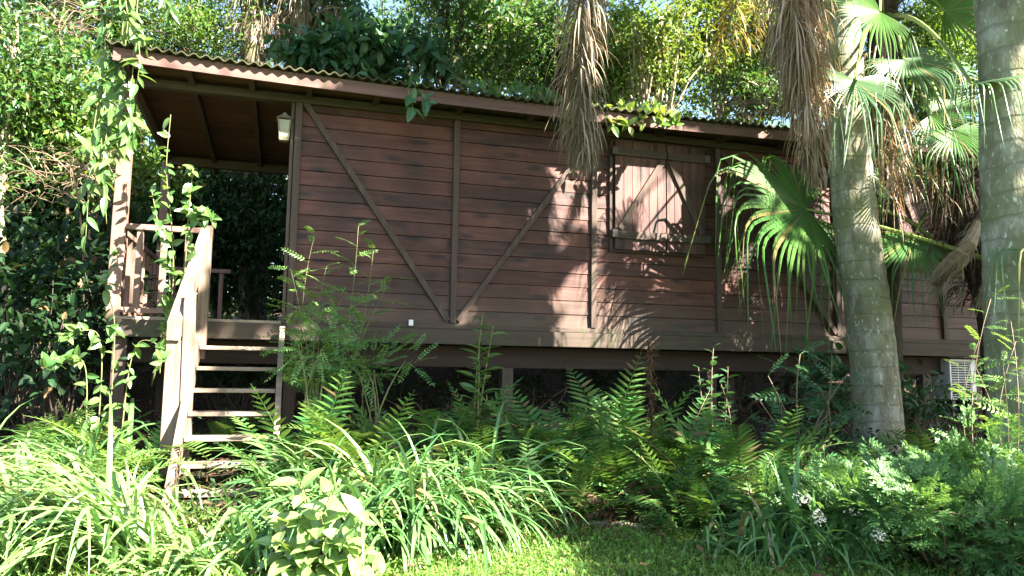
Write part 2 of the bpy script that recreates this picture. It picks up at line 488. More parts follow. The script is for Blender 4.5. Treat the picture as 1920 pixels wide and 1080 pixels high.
T_SPRAY = [spray_template(5, 4, .42, .15, s) for s in (1, 2, 3)]
T_FEATH = [feather_template(9, .20, .40, .2, s) for s in (1, 2, 3)]


def rdir(rng, m, bias=(0, 0, 0)):
    return nrm(rng.normal(0, 1, (m, 3)) + np.asarray(bias))


def leaves(mb, T, rng, pos, size, bias=(0, 0, -.4), upb=(0, 0, 1.4), dirs=None, sv=.3):
    m = len(pos)
    d = rdir(rng, m, bias) if dirs is None else nrm(dirs + rng.normal(0, .35, (m, 3)))
    up = rng.normal(0, .6, (m, 3)) + np.asarray(upb)
    mb.inst(T, frames(d, up), pos, size * rng.uniform(1 - sv, 1 + sv, m))


def clusters(rng, cen, rad, n):
    q = rng.normal(0, 1, (n, 3)); q = nrm(q) * (rng.uniform(0, 1, (n, 1)) ** .45)
    return np.asarray(cen) + q * np.asarray(rad)


def tree(name, label, u, Y, v, rad, mat, leaf=.11, ncl=70, nl=55, bark='bark_d', tr=.09, seed=0, cat='tree', group='trees behind the cabin',
         clr=.38, limbs=7, T=None, twigs=True, trunk_u=None, top=None, upb=(0.3, -.3, 1.2)):
    rng = np.random.default_rng(1000 + seed)
    cen = P(u, v, Y); base = G(u if trunk_u is None else trunk_u, Y + .1); base[2] -= .1
    o = thing(name, label, cat, base, group)
    tb = MB(); top_p = cen + np.array([0, 0, rad[2] * .7]) if top is None else P(top[0], top[1], Y)
    tk = curve(base, top_p, rng.normal(0, .15, 3) * [1, 1, 0], 12)
    tk[1:-1] += rng.normal(0, .03, (10, 3)) * [1, 1, 0]
    tb.tube(tk, np.linspace(tr, tr * .25, 12) * np.r_[1.35, np.ones(11)], 8)
    C = clusters(rng, cen, rad, ncl)
    tips = []
    for i in range(limbs):
        k = rng.integers(4, 11); e = C[rng.integers(ncl)]
        q = curve(tk[k], e, [0, 0, .25], 7); q[1:-1] += rng.normal(0, .05, (5, 3))
        tb.tube(q, np.linspace(tr * .4, tr * .1, 7), 5); tips += [q[3], q[5]]
    tips = np.array(tips + [tk[8], tk[10]])
    if twigs:
        for e in C[::2]:
            b = tips[np.argmin(((tips - e) ** 2).sum(1))]
            q = curve(b, e, rng.normal(0, .12, 3), 5)
            tb.tube(q, np.linspace(.014, .005, 5), 3, 0, False)
    tb.build('trunk', M[bark], o, base, True)
    cb = MB(); keep = rng.uniform(.4, 1.5, ncl)
    for e, kf in zip(C, keep):
        m = int(nl * kf)
        pos = e + rng.normal(0, clr * .55, (m, 3)) * [1, 1, .6]
        leaves(cb, T or T_SM, rng, pos, leaf, (0, -.1, -.5), upb)
    cb.build('crown', M[mat], o, base)
    return o


def strap_clump(label, u, Y, n, Lg, w, lean=(0, 0), mat='strap', seed=0, spread=.16, el=(.75, 1.35), droop=(1.6, 3.2), group='strap-leaved clumps', zoff=0.0):
    rng = np.random.default_rng(2000 + seed); b = G(u, Y); n = int(n * 1.25); b[2] += zoff
    ml = math.hypot(*lean); az = rng.normal(math.atan2(lean[1], lean[0]), 2.2 - 2.0 * min(.8, ml), n); e = rng.uniform(el[0], el[1], n)
    d = np.stack([np.cos(az) * np.cos(e) + lean[0] * .3, np.sin(az) * np.cos(e) + lean[1] * .3, np.sin(e)], 1)
    pos = b + np.stack([rng.normal(0, spread, n), rng.normal(0, spread, n), np.zeros(n)], 1)
    pos[:, 2] = g(pos[:, 0], pos[:, 1]) - .03 + zoff
    mb = MB()
    straps(mb, pos, d, Lg * 1.08 * rng.uniform(.55, 1.15, n), w * 1.22 * rng.uniform(.6, 1.25, n), rng.uniform(droop[0], droop[1], n), 8, .3, rng=rng)
    o = mb.build('strap_leaf_clump', M[mat], None, b)
    return tag(o, label, 'plant', group)


def fern(label, u, Y, n, Lg, mat='fern', seed=0, el=(.5, 1.3), face=None, group='ferns on the bank', zoff=0.0, dead=False, name='fern'):
    rng = np.random.default_rng(3000 + seed); b = G(u, Y); b[2] += zoff
    n = int(n * 1.5); Lg = Lg * 1.2
    mb = MB(); TT = T_FERNX if dead else T_FERN
    az = rng.uniform(0, 2 * np.pi, n) if face is None else rng.normal(face, .8, n)
    e = rng.uniform(el[0], el[1], n)
    d = np.stack([np.cos(az) * np.cos(e), np.sin(az) * np.cos(e), np.sin(e)], 1)
    R = frames(d, np.array([0, 0, 1.0]) + rng.normal(0, .15, (n, 3)))
    pos = b + rng.normal(0, .05, (n, 3)) * [1, 1, 0]
    kind = rng.integers(0, len(TT), n); sc = Lg * rng.uniform(.6, 1.15, n)
    for k in range(len(TT)):
        s = kind == k
        if s.any(): mb.inst(TT[k], R[s], pos[s], sc[s])
    o = mb.build(name, M['fern_x' if dead else mat], None, b)
    return tag(o, label, 'fern', group)


def shrub(name, label, base, stems, mat, T, size, per=10, seed=0, cat='shrub', group=None, stem_mat='stem', sr=.008, start=.3, bias=(0, 0, .1), out=1.0, upb=(0, 0, 1.5), tlist=None, sv=.25):
    """stems: list of (end point, bend vector); leaves along each stem"""
    rng = np.random.default_rng(4000 + seed)
    o = thing(name, label, cat, base, group)
    sb, lb = MB(), MB()
    for st in stems:
        e, bd = st[0], st[1]; p0 = np.asarray(st[2]) if len(st) > 2 else np.asarray(base)
        K = 12; q = curve(p0, e, bd, K); sb.tube(q, np.linspace(sr, sr * .3, K), 5)
        t = np.linspace(start, 1, per); idx = t * (K - 1)
        i0 = np.minimum(idx.astype(int), K - 2); fr = (idx - i0)[:, None]
        pos = q[i0] * (1 - fr) + q[i0 + 1] * fr
        tan = nrm(q[i0 + 1] - q[i0])
        a = np.arange(per) * 2.4 + rng.uniform(0, 6)
        x = nrm(np.cross(tan, [.2, .1, 1.0]) + 1e-3); y = np.cross(tan, x)
        d = (np.cos(a)[:, None] * x + np.sin(a)[:, None] * y) * out + tan * .45 + np.asarray(bias)
        up = np.asarray(upb) + rng.normal(0, .35, (per, 3))
        R = frames(nrm(d), up); sc = size * rng.uniform(1 - sv, 1 + sv, per) * np.linspace(1.1, .65, per)
        if tlist:
            for k in range(len(tlist)):
                s = np.arange(per) % len(tlist) == k
                lb.inst(tlist[k], R[s], pos[s], sc[s])
        else: lb.inst(T, R, pos, sc)
    sb.build('stem', M[stem_mat], o, base, True)
    lb.build('foliage', M[mat], o, base)
    return o


def mound(name, label, base, cen, rad, mat, T, size, n, seed=0, cat='shrub', group=None, stems=9, stem_mat='twig', tlist=None, bias=(0, 0, .1), sr=.012, upb=(0, -.3, 1.3)):
    """bushy shrub: leaves spread through a rounded, uneven volume on branching stems"""
    rng = np.random.default_rng(5000 + seed)
    o = thing(name, label, cat, base, group); sb, lb = MB(), MB()
    nc = max(6, n // 9); C = clusters(rng, cen, rad, nc)
    for e in C[:stems + nc // 3]:
        q = curve(np.asarray(base) + rng.normal(0, .06, 3) * [1, 1, 0], e, rng.normal(0, .08, 3), 7)
        sb.tube(q, np.linspace(sr, sr * .3, 7), 4)
    ci = rng.integers(0, nc, n)
    sp = min(rad) * .42
    pos = C[ci] + rng.normal(0, sp, (n, 3)) * [1, 1, .7]
    pos[:, 2] = np.maximum(pos[:, 2], g(pos[:, 0], pos[:, 1]) + .03)
    d = nrm(pos - np.asarray(cen)) * .8 + rng.normal(0, .6, (n, 3)) + np.asarray(bias)
    R = frames(d, np.asarray(upb) + rng.normal(0, .5, (n, 3))); sc = size * rng.uniform(.65, 1.25, n)
    if tlist:
        for k in range(len(tlist)):
            s = np.arange(n) % len(tlist) == k; lb.inst(tlist[k], R[s], pos[s], sc[s])
    else: lb.inst(T, R, pos, sc)
    sb.build('stem', M[stem_mat], o, base, True)
    lb.build('foliage', M[mat], o, base)
    return o
# ------------------------------------------------------------------ ground
def ground():
    xs = np.concatenate([np.linspace(-60, -9, 18), np.linspace(-8.8, 9, 120), np.linspace(9.2, 60, 18)])
    ys = np.concatenate([np.linspace(-40, 1.5, 16), np.linspace(1.7, 13, 90), np.linspace(13.3, 70, 24)])
    X, Y = np.meshgrid(xs, ys); Z = g(X, Y) + .012 * np.sin(9 * X + 3 * Y) * np.sin(7 * Y - 2 * X)
    n, m = len(xs), len(ys)
    i = np.arange(m - 1)[:, None] * n + np.arange(n - 1)[None]
    F = np.stack([np.stack([i, i + 1, i + n + 1], -1), np.stack([i, i + n + 1, i + n], -1)], 2).reshape(-1, 3)
    k = N('soil_and_lawn'); co = k.coords()
    n1 = k.noise(co, 3, 6, .65); n2 = k.noise(co, 38, 5, .7)
    soil = k.ramp(n2, [(.3, (.022, .016, .011)), (.5, (.045, .032, .021)), (.7, (.085, .062, .042))])
    lawn = k.ramp(n2, [(.3, (.030, .055, .014)), (.55, (.060, .105, .024)), (.75, (.105, .130, .040))])
    sx = k.n('SeparateXYZ'); k.l(co, sx.inputs[0])
    edge = k.math('ADD', sx.outputs[1], k.math('MULTIPLY', k.math('SUBTRACT', n1, .5), 1.4))
    msk = k.ramp(k.math('MULTIPLY', edge, .1), [(.535, (1, 1, 1)), (.575, (0, 0, 0))])
    m_ = k.done(k.bsdf(k.mix(msk, soil, lawn), .95, .1, n2, .02, .8).outputs[0])
    mb = MB().add(np.stack([X, Y, Z], -1).reshape(-1, 3), F)
    o = mb.build('ground', m_, None, None, True); o['kind'] = 'structure'
    o['label'] = 'lawn rising into a dark leaf-littered soil bank under the cabin'
    rng = np.random.default_rng(5)
    # lawn blades and clover-like weeds
    nb = 60000
    x = rng.uniform(-2.6, 3.4, nb); y = rng.uniform(3.5, 5.75, nb)
    lim = 5.35 + .25 * np.sin(2.1 * x) + .15 * np.sin(5.3 * x + 1) + .1 * x * (x > 0)
    s = y < lim + rng.normal(0, .12, nb); x, y = x[s], y[s]
    pos = np.stack([x, y, g(x, y) - .01], 1); m = len(x)
    mb = MB(); half = rng.uniform(size=m) < .5
    d = rdir(rng, m, (0, 0, 1.6))
    straps(mb, pos[half], d[half], rng.uniform(.035, .10, half.sum()), rng.uniform(.003, .006, half.sum()), 1.6, 3, .2, rng=rng)
    q = ~half; d2 = rdir(rng, q.sum(), (0, 0, .25)); pp = pos[q] + [0, 0, 1] * rng.uniform(.01, .05, (q.sum(), 1))
    mb.inst(tri_leaf(.65, .06), frames(d2, rng.normal(0, .4, (q.sum(), 3)) + [0, 0, 1]), pp, rng.uniform(.012, .034, q.sum()))
    o = mb.build('grass', M['grass'], None, None); o['kind'] = 'stuff'; o['category'] = 'grass'
    o['label'] = 'short weedy lawn grass in front of the planted bank'
    nl = 26000
    x = rng.uniform(-6, 8, nl); y = rng.uniform(4.9, 11.5, nl)
    pos = np.stack([x, y, g(x, y) + rng.uniform(.0, .03, nl)], 1)
    x2 = rng.uniform(-2.4, 3.2, 420); y2 = rng.uniform(3.9, 5.5, 420); pos = np.vstack([pos, np.stack([x2, y2, g(x2, y2) + .035], 1)]); nl = len(pos)
    mb = MB(); mb.inst(T_SM, frames(rdir(rng, nl, (0, 0, 0)) * [1, 1, .3], rng.normal(0, .35, (nl, 3)) + [0, 0, 1]), pos, rng.uniform(.02, .085, nl))
    ns = 2500
    x = rng.uniform(-5, 7, ns); y = rng.uniform(5.1, 11, ns); p = np.stack([x, y, g(x, y) + .015], 1)
    straps(mb, p, rdir(rng, ns) * [1, 1, .25], rng.uniform(.1, .35, ns), rng.uniform(.004, .012, ns), .6, 3, .2, rng=rng)
    o = mb.build('leaf_litter', M['litter'], None, None); o['kind'] = 'stuff'; o['category'] = 'leaf litter'
    o['label'] = 'brown dry leaf litter scattered over the soil bank'
    # low weeds covering the bank between the ferns
    nw = 15000
    x = rng.uniform(-7, 6.5, nw); y = rng.uniform(5.2, 8.0, nw)
    dens = .5 + .5 * np.sin(3.1 * x + 1.3 * y) * np.sin(2.3 * y - x); s = rng.uniform(size=nw) < dens * .8 + .1
    x, y = x[s], y[s]; m = len(x); pos = np.stack([x, y, g(x, y) + rng.uniform(.02, .22, m)], 1)
    mb = MB(); mb.inst(tri_leaf(.55, .07), frames(rdir(rng, m, (0, -.4, .1)), rng.normal(0, .5, (m, 3)) + [0, -.3, 1]), pos, rng.uniform(.025, .075, m))
    o = mb.build('undergrowth', M['t_dark'], None, None); o['kind'] = 'stuff'; o['category'] = 'undergrowth'
    o['label'] = 'low small-leaved weeds filling the bank between the ferns'


ground()

# ------------------------------------------------------------------ cabin
def sag(a): return .0038 * (np.asarray(a, float) - 2.6) ** 2 - .036


def roofz(b): return 4.262 - .045 * (np.asarray(b, float) + .4)


cab = thing('cabin', 'long dark red-brown timber cabin on stilts under a corrugated roof', 'cabin', A0, None, PHI)
rng = np.random.default_rng(11)
mb = MB()
edges = [0.03, 1.65, 3.21, 4.77, 6.40, 8.00, 9.0]
for kk in range(15):
    z0 = 1.95 + .15 * kk
    for e0, e1 in zip(edges[:-1], edges[1:]):
        w = rng.normal(0, .0015)
        mb.hexa([(e0, -.010 + w, z0 + .004), (e1 - .002, -.010 + w, z0 + .004), (e1 - .002, .03, z0 + .004), (e0, .03, z0 + .004),
                 (e0, -.002 + w, z0 + .148), (e1 - .002, -.002 + w, z0 + .148), (e1 - .002, .03, z0 + .148), (e0, .03, z0 + .148)])
front = mb.build('wall', M['wall'], cab); front['label'] = 'front wall of horizontal stained boards'
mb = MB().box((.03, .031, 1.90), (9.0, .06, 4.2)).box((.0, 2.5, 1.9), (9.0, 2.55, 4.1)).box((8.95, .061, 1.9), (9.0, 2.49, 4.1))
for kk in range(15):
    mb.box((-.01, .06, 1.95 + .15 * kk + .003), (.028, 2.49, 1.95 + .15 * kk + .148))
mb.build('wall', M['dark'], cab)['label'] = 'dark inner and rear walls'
# battens
mb = MB().box((-.005, -.045, 1.905), (.065, .02, 4.19)); mb.box((-.045, -.02, 1.905), (-.012, .055, 4.15)); mb.build('corner_post', M['timber_v'], cab, None, False, .005)
for a in (1.65, 3.215, 4.77, 6.40, 8.0):
    MB().box((a - .032, -.048, 1.962), (a + .032, -.011, 4.12)).build('batten', M['timber_v'], cab, None, False, .004)
for p, q in (((.09, 4.13), (1.60, 1.99)), ((3.17, 4.05), (1.70, 1.99)), ((4.82, 4.10), (6.36, 1.99)), ):
    MB().bar((p[0], -.029, p[1]), (q[0], -.029, q[1]), .058, .036, (0, -1, 0)).build('brace', M['timber_v'], cab, None, False, .004)
MB().box((-.02, -.036, 1.905), (8.98, -.012, 1.958)).build('base_trim', M['sill'], cab, None, False, .004)
MB().box((-1.57, -.075, 1.745), (9.0, -.002, 1.902)).build('sill_beam', M['sill'], cab, None, False, .008)
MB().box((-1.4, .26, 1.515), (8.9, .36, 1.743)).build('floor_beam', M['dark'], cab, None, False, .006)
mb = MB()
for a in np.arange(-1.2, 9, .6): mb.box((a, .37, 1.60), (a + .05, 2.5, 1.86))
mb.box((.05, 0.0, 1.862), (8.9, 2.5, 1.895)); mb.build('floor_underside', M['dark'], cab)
mb = MB()
for i in range(24): mb.box((-1.56, -.06 + .108 * i, 1.904), (-.05, .043 + .108 * i, 1.932))
mb.build('porch_deck', M['tread'], cab, None, False, .003)
for a, b in ((2.30, .2), (-1.46, .06), (4.78, .22), (5.35, .75), (7.85, .2), (.06, .9), (2.3, 2.3), (4.8, 2.3), (7.4, 2.3), (-1.4, 2.3), (0.1, 2.3)):
    p = A0 + DV * a + NV * b; zb = float(g(p[0], p[1])) - .15
    MB().box((a - .06, b - .06, zb), (a + .06, b + .06, 1.515 if b > .1 else 1.745)).build('stilt', M['timber_v'], cab, None, False, .006)
mb = MB(); mb.box((-1.56, -.06, 4.125), (9.0, .035, 4.205)); mb.build('eave_beam', M['timber'], cab, None, False, .005)
MB().box((-1.5, 2.42, 3.99), (.0, 2.50, 4.10)).build('rear_beam', M['timber'], cab, None, False, .005)
for a in (-1.5, -.97, -.42, .12, .78, 1.65, 2.43, 3.21, 3.99, 4.77, 5.6, 6.4, 7.2, 8.0, 8.8):
    z = roofz(np.array([-.385, 2.9]))
    MB().hexa([(a - .028, -.385, z[0] - .075), (a + .028, -.385, z[0] - .075), (a + .028, 2.9, z[1] - .09), (a - .028, 2.9, z[1] - .09),
               (a - .028, -.385, z[0] - .002), (a + .028, -.385, z[0] - .002), (a + .028, 2.9, z[1] - .002), (a - .028, 2.9, z[1] - .002)]).build('rafter', M['timber_y'], cab, None, False, .004)
mb = MB()
for i in range(32):
    b0 = -.39 + .104 * i; z0, z1 = roofz(b0), roofz(b0 + .1)
    mb.hexa([(-1.58, b0, z0), (9.1, b0, z0), (9.1, b0 + .1, z1), (-1.58, b0 + .1, z1), (-1.58, b0, z0 + .014), (9.1, b0, z0 + .014), (9.1, b0 + .1, z1 + .014), (-1.58, b0 + .1, z1 + .014)])
mb.build('ceiling', M['ceiling'], cab)
mb = MB(); aa = np.linspace(-1.60, 9.15, 28)
for a, b in zip(aa[:-1], aa[1:]):
    s0, s1 = sag(a), sag(b)
    mb.hexa([(a, -.425, 4.178 + s0), (b, -.425, 4.178 + s1), (b, -.398, 4.178 + s1), (a, -.398, 4.178 + s0), (a, -.425, 4.298 + s0), (b, -.425, 4.298 + s1), (b, -.398, 4.298 + s1), (a, -.398, 4.298 + s0)])
mb.build('fascia', M['fascia'], cab)
mb = MB(); aa = np.arange(-1.66, 9.2, .0125); bb = np.array([-.485, -.38, .2, 1.2, 2.2, 3.05])
Z = (4.318 + sag(aa) + .0155 * np.sin(aa * 2 * np.pi / .105))[:, None] - .045 * (bb[None] + .4) + .006 * np.sin(2.3 * aa)[:, None]
top = np.stack([np.repeat(aa[:, None], len(bb), 1), np.repeat(bb[None], len(aa), 0), Z], -1)
nb_ = len(bb); i = np.arange(len(aa) - 1)[:, None] * nb_ + np.arange(nb_ - 1)[None]
F = np.stack([np.stack([i, i + nb_, i + nb_ + 1], -1), np.stack([i, i + nb_ + 1, i + 1], -1)], 2).reshape(-1, 3)
mb.add(top.reshape(-1, 3), F); low = top.copy(); low[..., 2] -= .013; mb.add(low.reshape(-1, 3), F[:, ::-1])
e = np.concatenate([top[:, 0], low[:, 0]]); n0 = len(aa); j = np.arange(n0 - 1)
mb.add(e, np.concatenate([np.stack([j, j + n0, j + n0 + 1], -1), np.stack([j, j + n0 + 1, j + 1], -1)]))
mb.build('roof', M['roof'], cab)
MB().box((-1.59, -.055, 1.904), (-1.47, .06, 4.128)).build('porch_post', M['rail'], cab, None, False, .008)
MB().box((-1.57, 2.36, 1.934), (-1.47, 2.46, 4.0)).build('porch_post', M['rail'], cab, None, False, .008)


def railing(p0, p1, z0, z1, n, w=.05, name='railing'):
    p0 = np.array(p0); p1 = np.array(p1); d = (p1 - p0)
    rl = MB().bar((*p0, z1 - .03), (*p1, z1 - .03), .075, .05).build(name, M['rail'], cab, None, False, .005)
    MB().bar((*p0, z0 + .06), (*p1, z0 + .06), .05, .05).build('bottom_rail', M['rail'], rl, None, False, .005)
    for i in range(n):
        q = p0 + d * (i + .6) / (n + .2)
        MB().box((q[0] - w / 2, q[1] - .016, z0 + .07), (q[0] + w / 2, q[1] + .016, z1 - .056)).build('baluster', M['rail'], rl, None, False, .004)


railing((-1.47, -.02), (-.80, -.02), 1.932, 2.80, 3, .058)
railing((-1.52, .06), (-1.52, 2.36), 1.932, 2.76, 9)
railing((-1.47, 2.42), (-.70, 2.42), 1.932, 2.70, 4)


def window(a0, am, a1, z0=2.845, z1=4.085):
    w = MB()
    w.box((a0 - .05, -.045, z0 - .03), (a1 + .02, -.012, z0 + .02)).box((a0 - .05, -.045, z1 - .03), (a1 + .02, -.012, z1 + .02))
    w.box((a0 - .05, -.045, z0 + .022), (a0 - .01, -.012, z1 - .032)).box((a1 - .02, -.045, z0 + .022), (a1 + .02, -.012, z1 - .032))
    fr = w.build('window', M['dark'], cab); fr['label'] = 'window closed by a pair of plank shutters'
    for (s0, s1, flip) in ((a0, am - .006, False), (am + .006, a1, True)):
        mb = MB(); nbd = max(4, int(round((s1 - s0) / .105))); bw = (s1 - s0) / nbd; r2 = np.random.default_rng(int(a0 * 100) + flip)
        for i in range(nbd):
            q = r2.normal(0, .0012)
            mb.box((s0 + bw * i + .0015, -.078 + q, z0 - r2.uniform(0, .006)), (s0 + bw * (i + 1) - .0015, -.05, z1))
        sh = mb.build('shutter', M['shutter'], fr, None, False, .003)
        for zz, hh in ((z0 + .16, .085), (z1 - .14, .085)):
            mb2 = MB().box((s0 + .004, -.108, zz - hh / 2), (s1 - .004, -.0795, zz + hh / 2))
            mb2.build('shutter_rail', M['timber'], fr, None, False, .004)
            for i in range(5):
                x = s0 + .06 + i * (s1 - s0 - .12) / 4
                MB().tube([(x, -.1085, zz), (x, -.116, zz)], .009, 8).build('bolt', M['iron'], fr)
            bl = MB()
            xh = s1 + .012 if flip else s0 - .012
            bl.box((xh - .035, -.118, zz - .04), (xh + .035, -.05, zz + .05))
            bl.build('hinge', M['iron'], fr, None, False, .003)
        pa, pb = ((s0 + .05, z0 + .22), (s1 - .04, z1 - .20)) if not flip else ((s0 + .04, z1 - .20), (s1 - .05, z0 + .22))
        MB().bar((pa[0], -.094, pa[1]), (pb[0], -.094, pb[1]), .07, .028, (0, -1, 0)).build('shutter_brace', M['timber_v'], fr, None, False, .004)


window(3.45, 4.08, 4.575)
window(6.64, 7.27, 7.76)
MB().box((1.19, -.072, 1.925), (1.235, -.038, 1.985)).build('cable_box', M['white'], cab, None, False, .004)

# ------------------------------------------------------------------ stairs
so = np.array([-.42, -1.5, 0.0]); sp = L(*so[:2], 0); sp[2] = so[2] = float(g(sp[0], sp[1]))
st = thing('staircase', 'steep open wooden staircase with pale weathered handrail up to the porch', 'stairs', sp, None, PHI)
for kk in range(9):
    z = 1.672 - .188 * kk; b = -.2 * (kk + 1)
    t = MB().box((-.745 + .004 * (kk % 3), b - .115, z - .034), (-.062, b + .095, z)).build('tread', M['tread'], st, so, False, .006)
for a, w in ((-.775, .055), (-.034, .05)):
    MB().bar((a, -.085, 1.80), (a, -1.95, .12), w, .215, (0, 0, 1)).build('stringer', M['pale'] if a < -.5 else M['tread'], st, so, False, .006)
MB().box((-.80, -.19, 1.55), (-.705, -.085, 2.80)).build('top_post', M['pale'], st, so, False, .007)
MB().hexa([(-.945, -.93, 1.69), (-.835, -.93, 1.69), (-.715, -.195, 2.56), (-.80, -.195, 2.56), (-.945, -.93, 1.84), (-.835, -.93, 1.84), (-.715, -.195, 2.78), (-.80, -.195, 2.78)]).build('handrail', M['pale'], st, so, False, .008)
MB().hexa([(-.945, -.90, .30), (-.800, -.90, .30), (-.800, -.80, .30), (-.945, -.80, .30), (-.945, -.90, 1.688), (-.832, -.90, 1.688), (-.832, -.80, 1.75), (-.945, -.80, 1.75)]).build('newel_post', M['pale'], st, so, False, .007)
MB().hexa([(-.798, -.897, .30), (-.70, -.897, .30), (-.70, -.80, .30), (-.798, -.80, .30), (-.829, -.897, 2.0), (-.742, -.897, 2.0), (-.742, -.80, 2.12), (-.829, -.80, 2.12)]).build('newel_post', M['pale'], st, so, False, .007)

# ------------------------------------------------------------------ lantern, air conditioner
lo = np.array([-.105, -.02, 3.72]); lp = L(*lo)
la = thing('wall_lantern', 'small weathered square lantern hung on the porch corner post', 'lantern', lp, None, PHI)
c = np.array([-.105, -.02])
def ring(cx, cy, z, r): return [(cx - r, cy - r, z), (cx + r, cy - r, z), (cx + r, cy + r, z), (cx - r, cy + r, z)]
MB().hexa(ring(*c, 3.76, .040) + ring(*c, 3.93, .054)).build('glass', M['lampglass'], la, lo)
mb = MB()
for sx_ in (-1, 1):
    for sy_ in (-1, 1):
        mb.bar((c[0] + sx_ * .042, c[1] + sy_ * .042, 3.745), (c[0] + sx_ * .058, c[1] + sy_ * .058, 3.94), .010, .010)
    mb.bar((c[0] + sx_ * .049, c[1] - .052, 3.85), (c[0] + sx_ * .049, c[1] + .052, 3.85), .006, .006)
mb.hexa(ring(*c, 3.725, .040) + ring(*c, 3.752, .050)); mb.build('frame', M['lampmetal'], la, lo)
MB().hexa(ring(*c, 3.942, .080) + ring(*c, 3.985, .030)).hexa(ring(*c, 3.986, .026) + ring(*c, 4.015, .012)).build('cap', M['lampmetal'], la, lo)
MB().box((c[0] + .055, c[1] - .015, 3.86), (-.045, c[1] + .015, 3.90)).build('bracket', M['lampmetal'], la, lo)

ao = np.array([8.45, .2, 1.18]); ap = L(*ao)
ac = thing('air_conditioner', 'white air conditioner outdoor unit tucked under the cabin floor', 'air conditioner', ap, None, PHI)
mb = MB().box((8.20, .12, 1.20), (8.62, .15, 1.22)).box((8.20, .15, 1.20), (8.62, .42, 1.72)); mb.box((8.20, .118, 1.20), (8.225, .149, 1.72)).box((8.54, .118, 1.20), (8.62, .149, 1.72)).box((8.226, .118, 1.69), (8.539, .149, 1.72))
mb.build('casing', M['white'], ac, ao, False, .006)
MB().box((8.226, .143, 1.221), (8.539, .1495, 1.689)).build('grille_recess', M['grille'], ac, ao)
mb = MB()
for i in range(15): mb.box((8.226, .120, 1.235 + .031 * i), (8.539, .140, 1.243 + .031 * i))
for a in (8.33, 8.44): mb.box((a, .117, 1.222), (a + .006, .1195, 1.688))
mb.build('grille', M['white'], ac, ao)
for a in (8.24, 8.54): MB().box((a, .14, float(g(ap[0], ap[1])) - .1), (a + .05, .40, 1.198)).build('stand_leg', M['iron'], ac, ao)
# ------------------------------------------------------------------ where the sun breaks through
SH = [  # sun gaps cut into the added canopy: photograph position, depth, radius
 (60, 1000, 4.2, .75), (230, 900, 4.8, .75), (60, 850, 5.0, .7), (330, 960, 4.4, .6), (430, 880, 5.2, .45), (430, 850, 6.35, .38), (450, 900, 6.0, .38), (440, 810, 6.5, .25), (200, 780, 5.6, .55), (150, 1060, 3.9, .7), (390, 1040, 4.0, .5),
 (610, 960, 4.0, .42), (560, 900, 4.4, .35), (650, 1030, 3.9, .4), (740, 1050, 4.2, .40), (840, 1040, 4.4, .46), (920, 1035, 4.5, .34), (1000, 1030, 4.6, .24), (780, 1070, 4.1, .4), (1090, 1030, 4.5, .12), (1010, 1060, 4.3, .18),
 (345, 600, 6.6, .42), (385, 470, 7.2, .32), (330, 740, 6.3, .4), (235, 470, 7.1, .34), (270, 540, 7.1, .3), (240, 330, 7.1, .35), (190, 330, 6.7, .55), (215, 180, 6.7, .6), (200, 60, 6.7, .6), (330, 330, 6.7, .45), (325, 240, 6.7, .3), (280, 650, 6.4, .25), (120, 640, 6.3, .25),
 (350, 135, 7.0, .30), (430, 145, 7.1, .30), (510, 155, 7.1, .28), (560, 165, 7.2, .2), (665, 160, 7.3, .08),
 (1065, 345, 8.05, .15), (1030, 365, 8.0, .08), (1085, 390, 8.0, .05), (797, 400, 7.75, .02), (885, 480, 7.8, .02), (905, 560, 7.8, .01), (650, 625, 7.55, .03),
 (1190, 330, 8.3, .25), (1250, 400, 8.3, .30), (1215, 440, 8.3, .2), (1310, 345, 8.5, .26), (1350, 330, 8.5, .2), (1180, 540, 8.3, .55), (1150, 600, 8.2, .25), (1115, 335, 8.1, .05),
 (1430, 560, 8.7, .6), (1490, 520, 8.8, .55), (1580, 620, 9.0, .2), (1690, 420, 9.3, .35), (1660, 470, 9.2, .3), (1720, 640, 9.3, .14),
 (1400, 255, 8.3, .3), (1440, 260, 8.35, .3), (1260, 238, 8.0, .12), (1690, 270, 8.9, .35), (1225, 232, 7.95, .1),
 (1400, 330, 7.9, .14), (1590, 190, 7.3, .2), (1650, 150, 7.6, .15), (1880, 200, 5.2, .35), (1485, 60, 6.45, .22), (1505, 190, 6.5, .06), (1560, 385, 7.3, .15), (1905, 125, 5.4, .12),
 (1090, 60, 5.9, .16), (1120, 150, 5.9, .12), (735, 790, 5.2, .32), (640, 800, 5.5, .25), (720, 900, 4.7, .2), (820, 880, 4.8, .16), (980, 760, 5.3, .15), (1230, 870, 5.4, .12), (1070, 760, 5.9, .14), (970, 930, 5.2, .12),
 (1700, 880, 5.1, .09), (1790, 900, 4.9, .07), (1860, 860, 4.8, .08), (1900, 960, 4.4, .08), (1650, 850, 5.2, .07), (1470, 830, 5.5, .12), (1690, 800, 6.2, .12), (1875, 640, 5.0, .12), (1530, 960, 4.4, .06), (1650, 1005, 4.3, .05), (1505, 930, 4.5, .06), (1480, 690, 6.2, .10), (900, 690, 6.3, .10), (680, 700, 6.5, .10),
 (40, 120, 9.6, .8), (130, 200, 10, .8), (60, 320, 9.6, .5), (180, 60, 11, .6), (290, 60, 12, .5), (350, 40, 12.4, .6), (280, 260, 11, .5), (470, 70, 12.6, .3), (700, 90, 12.2, .25), (900, 60, 13.5, .5), (1000, 120, 14, .4), (1170, 120, 14, .5), (1260, 150, 13.5, .6), (1340, 80, 15, .6), (1200, 200, 8.3, .5), (1400, 190, 13.5, .4), (1750, 130, 13.5, .5), (1800, 60, 15, .6), (600, 470, 6.6, .20), (700, 450, 6.6, .15)]


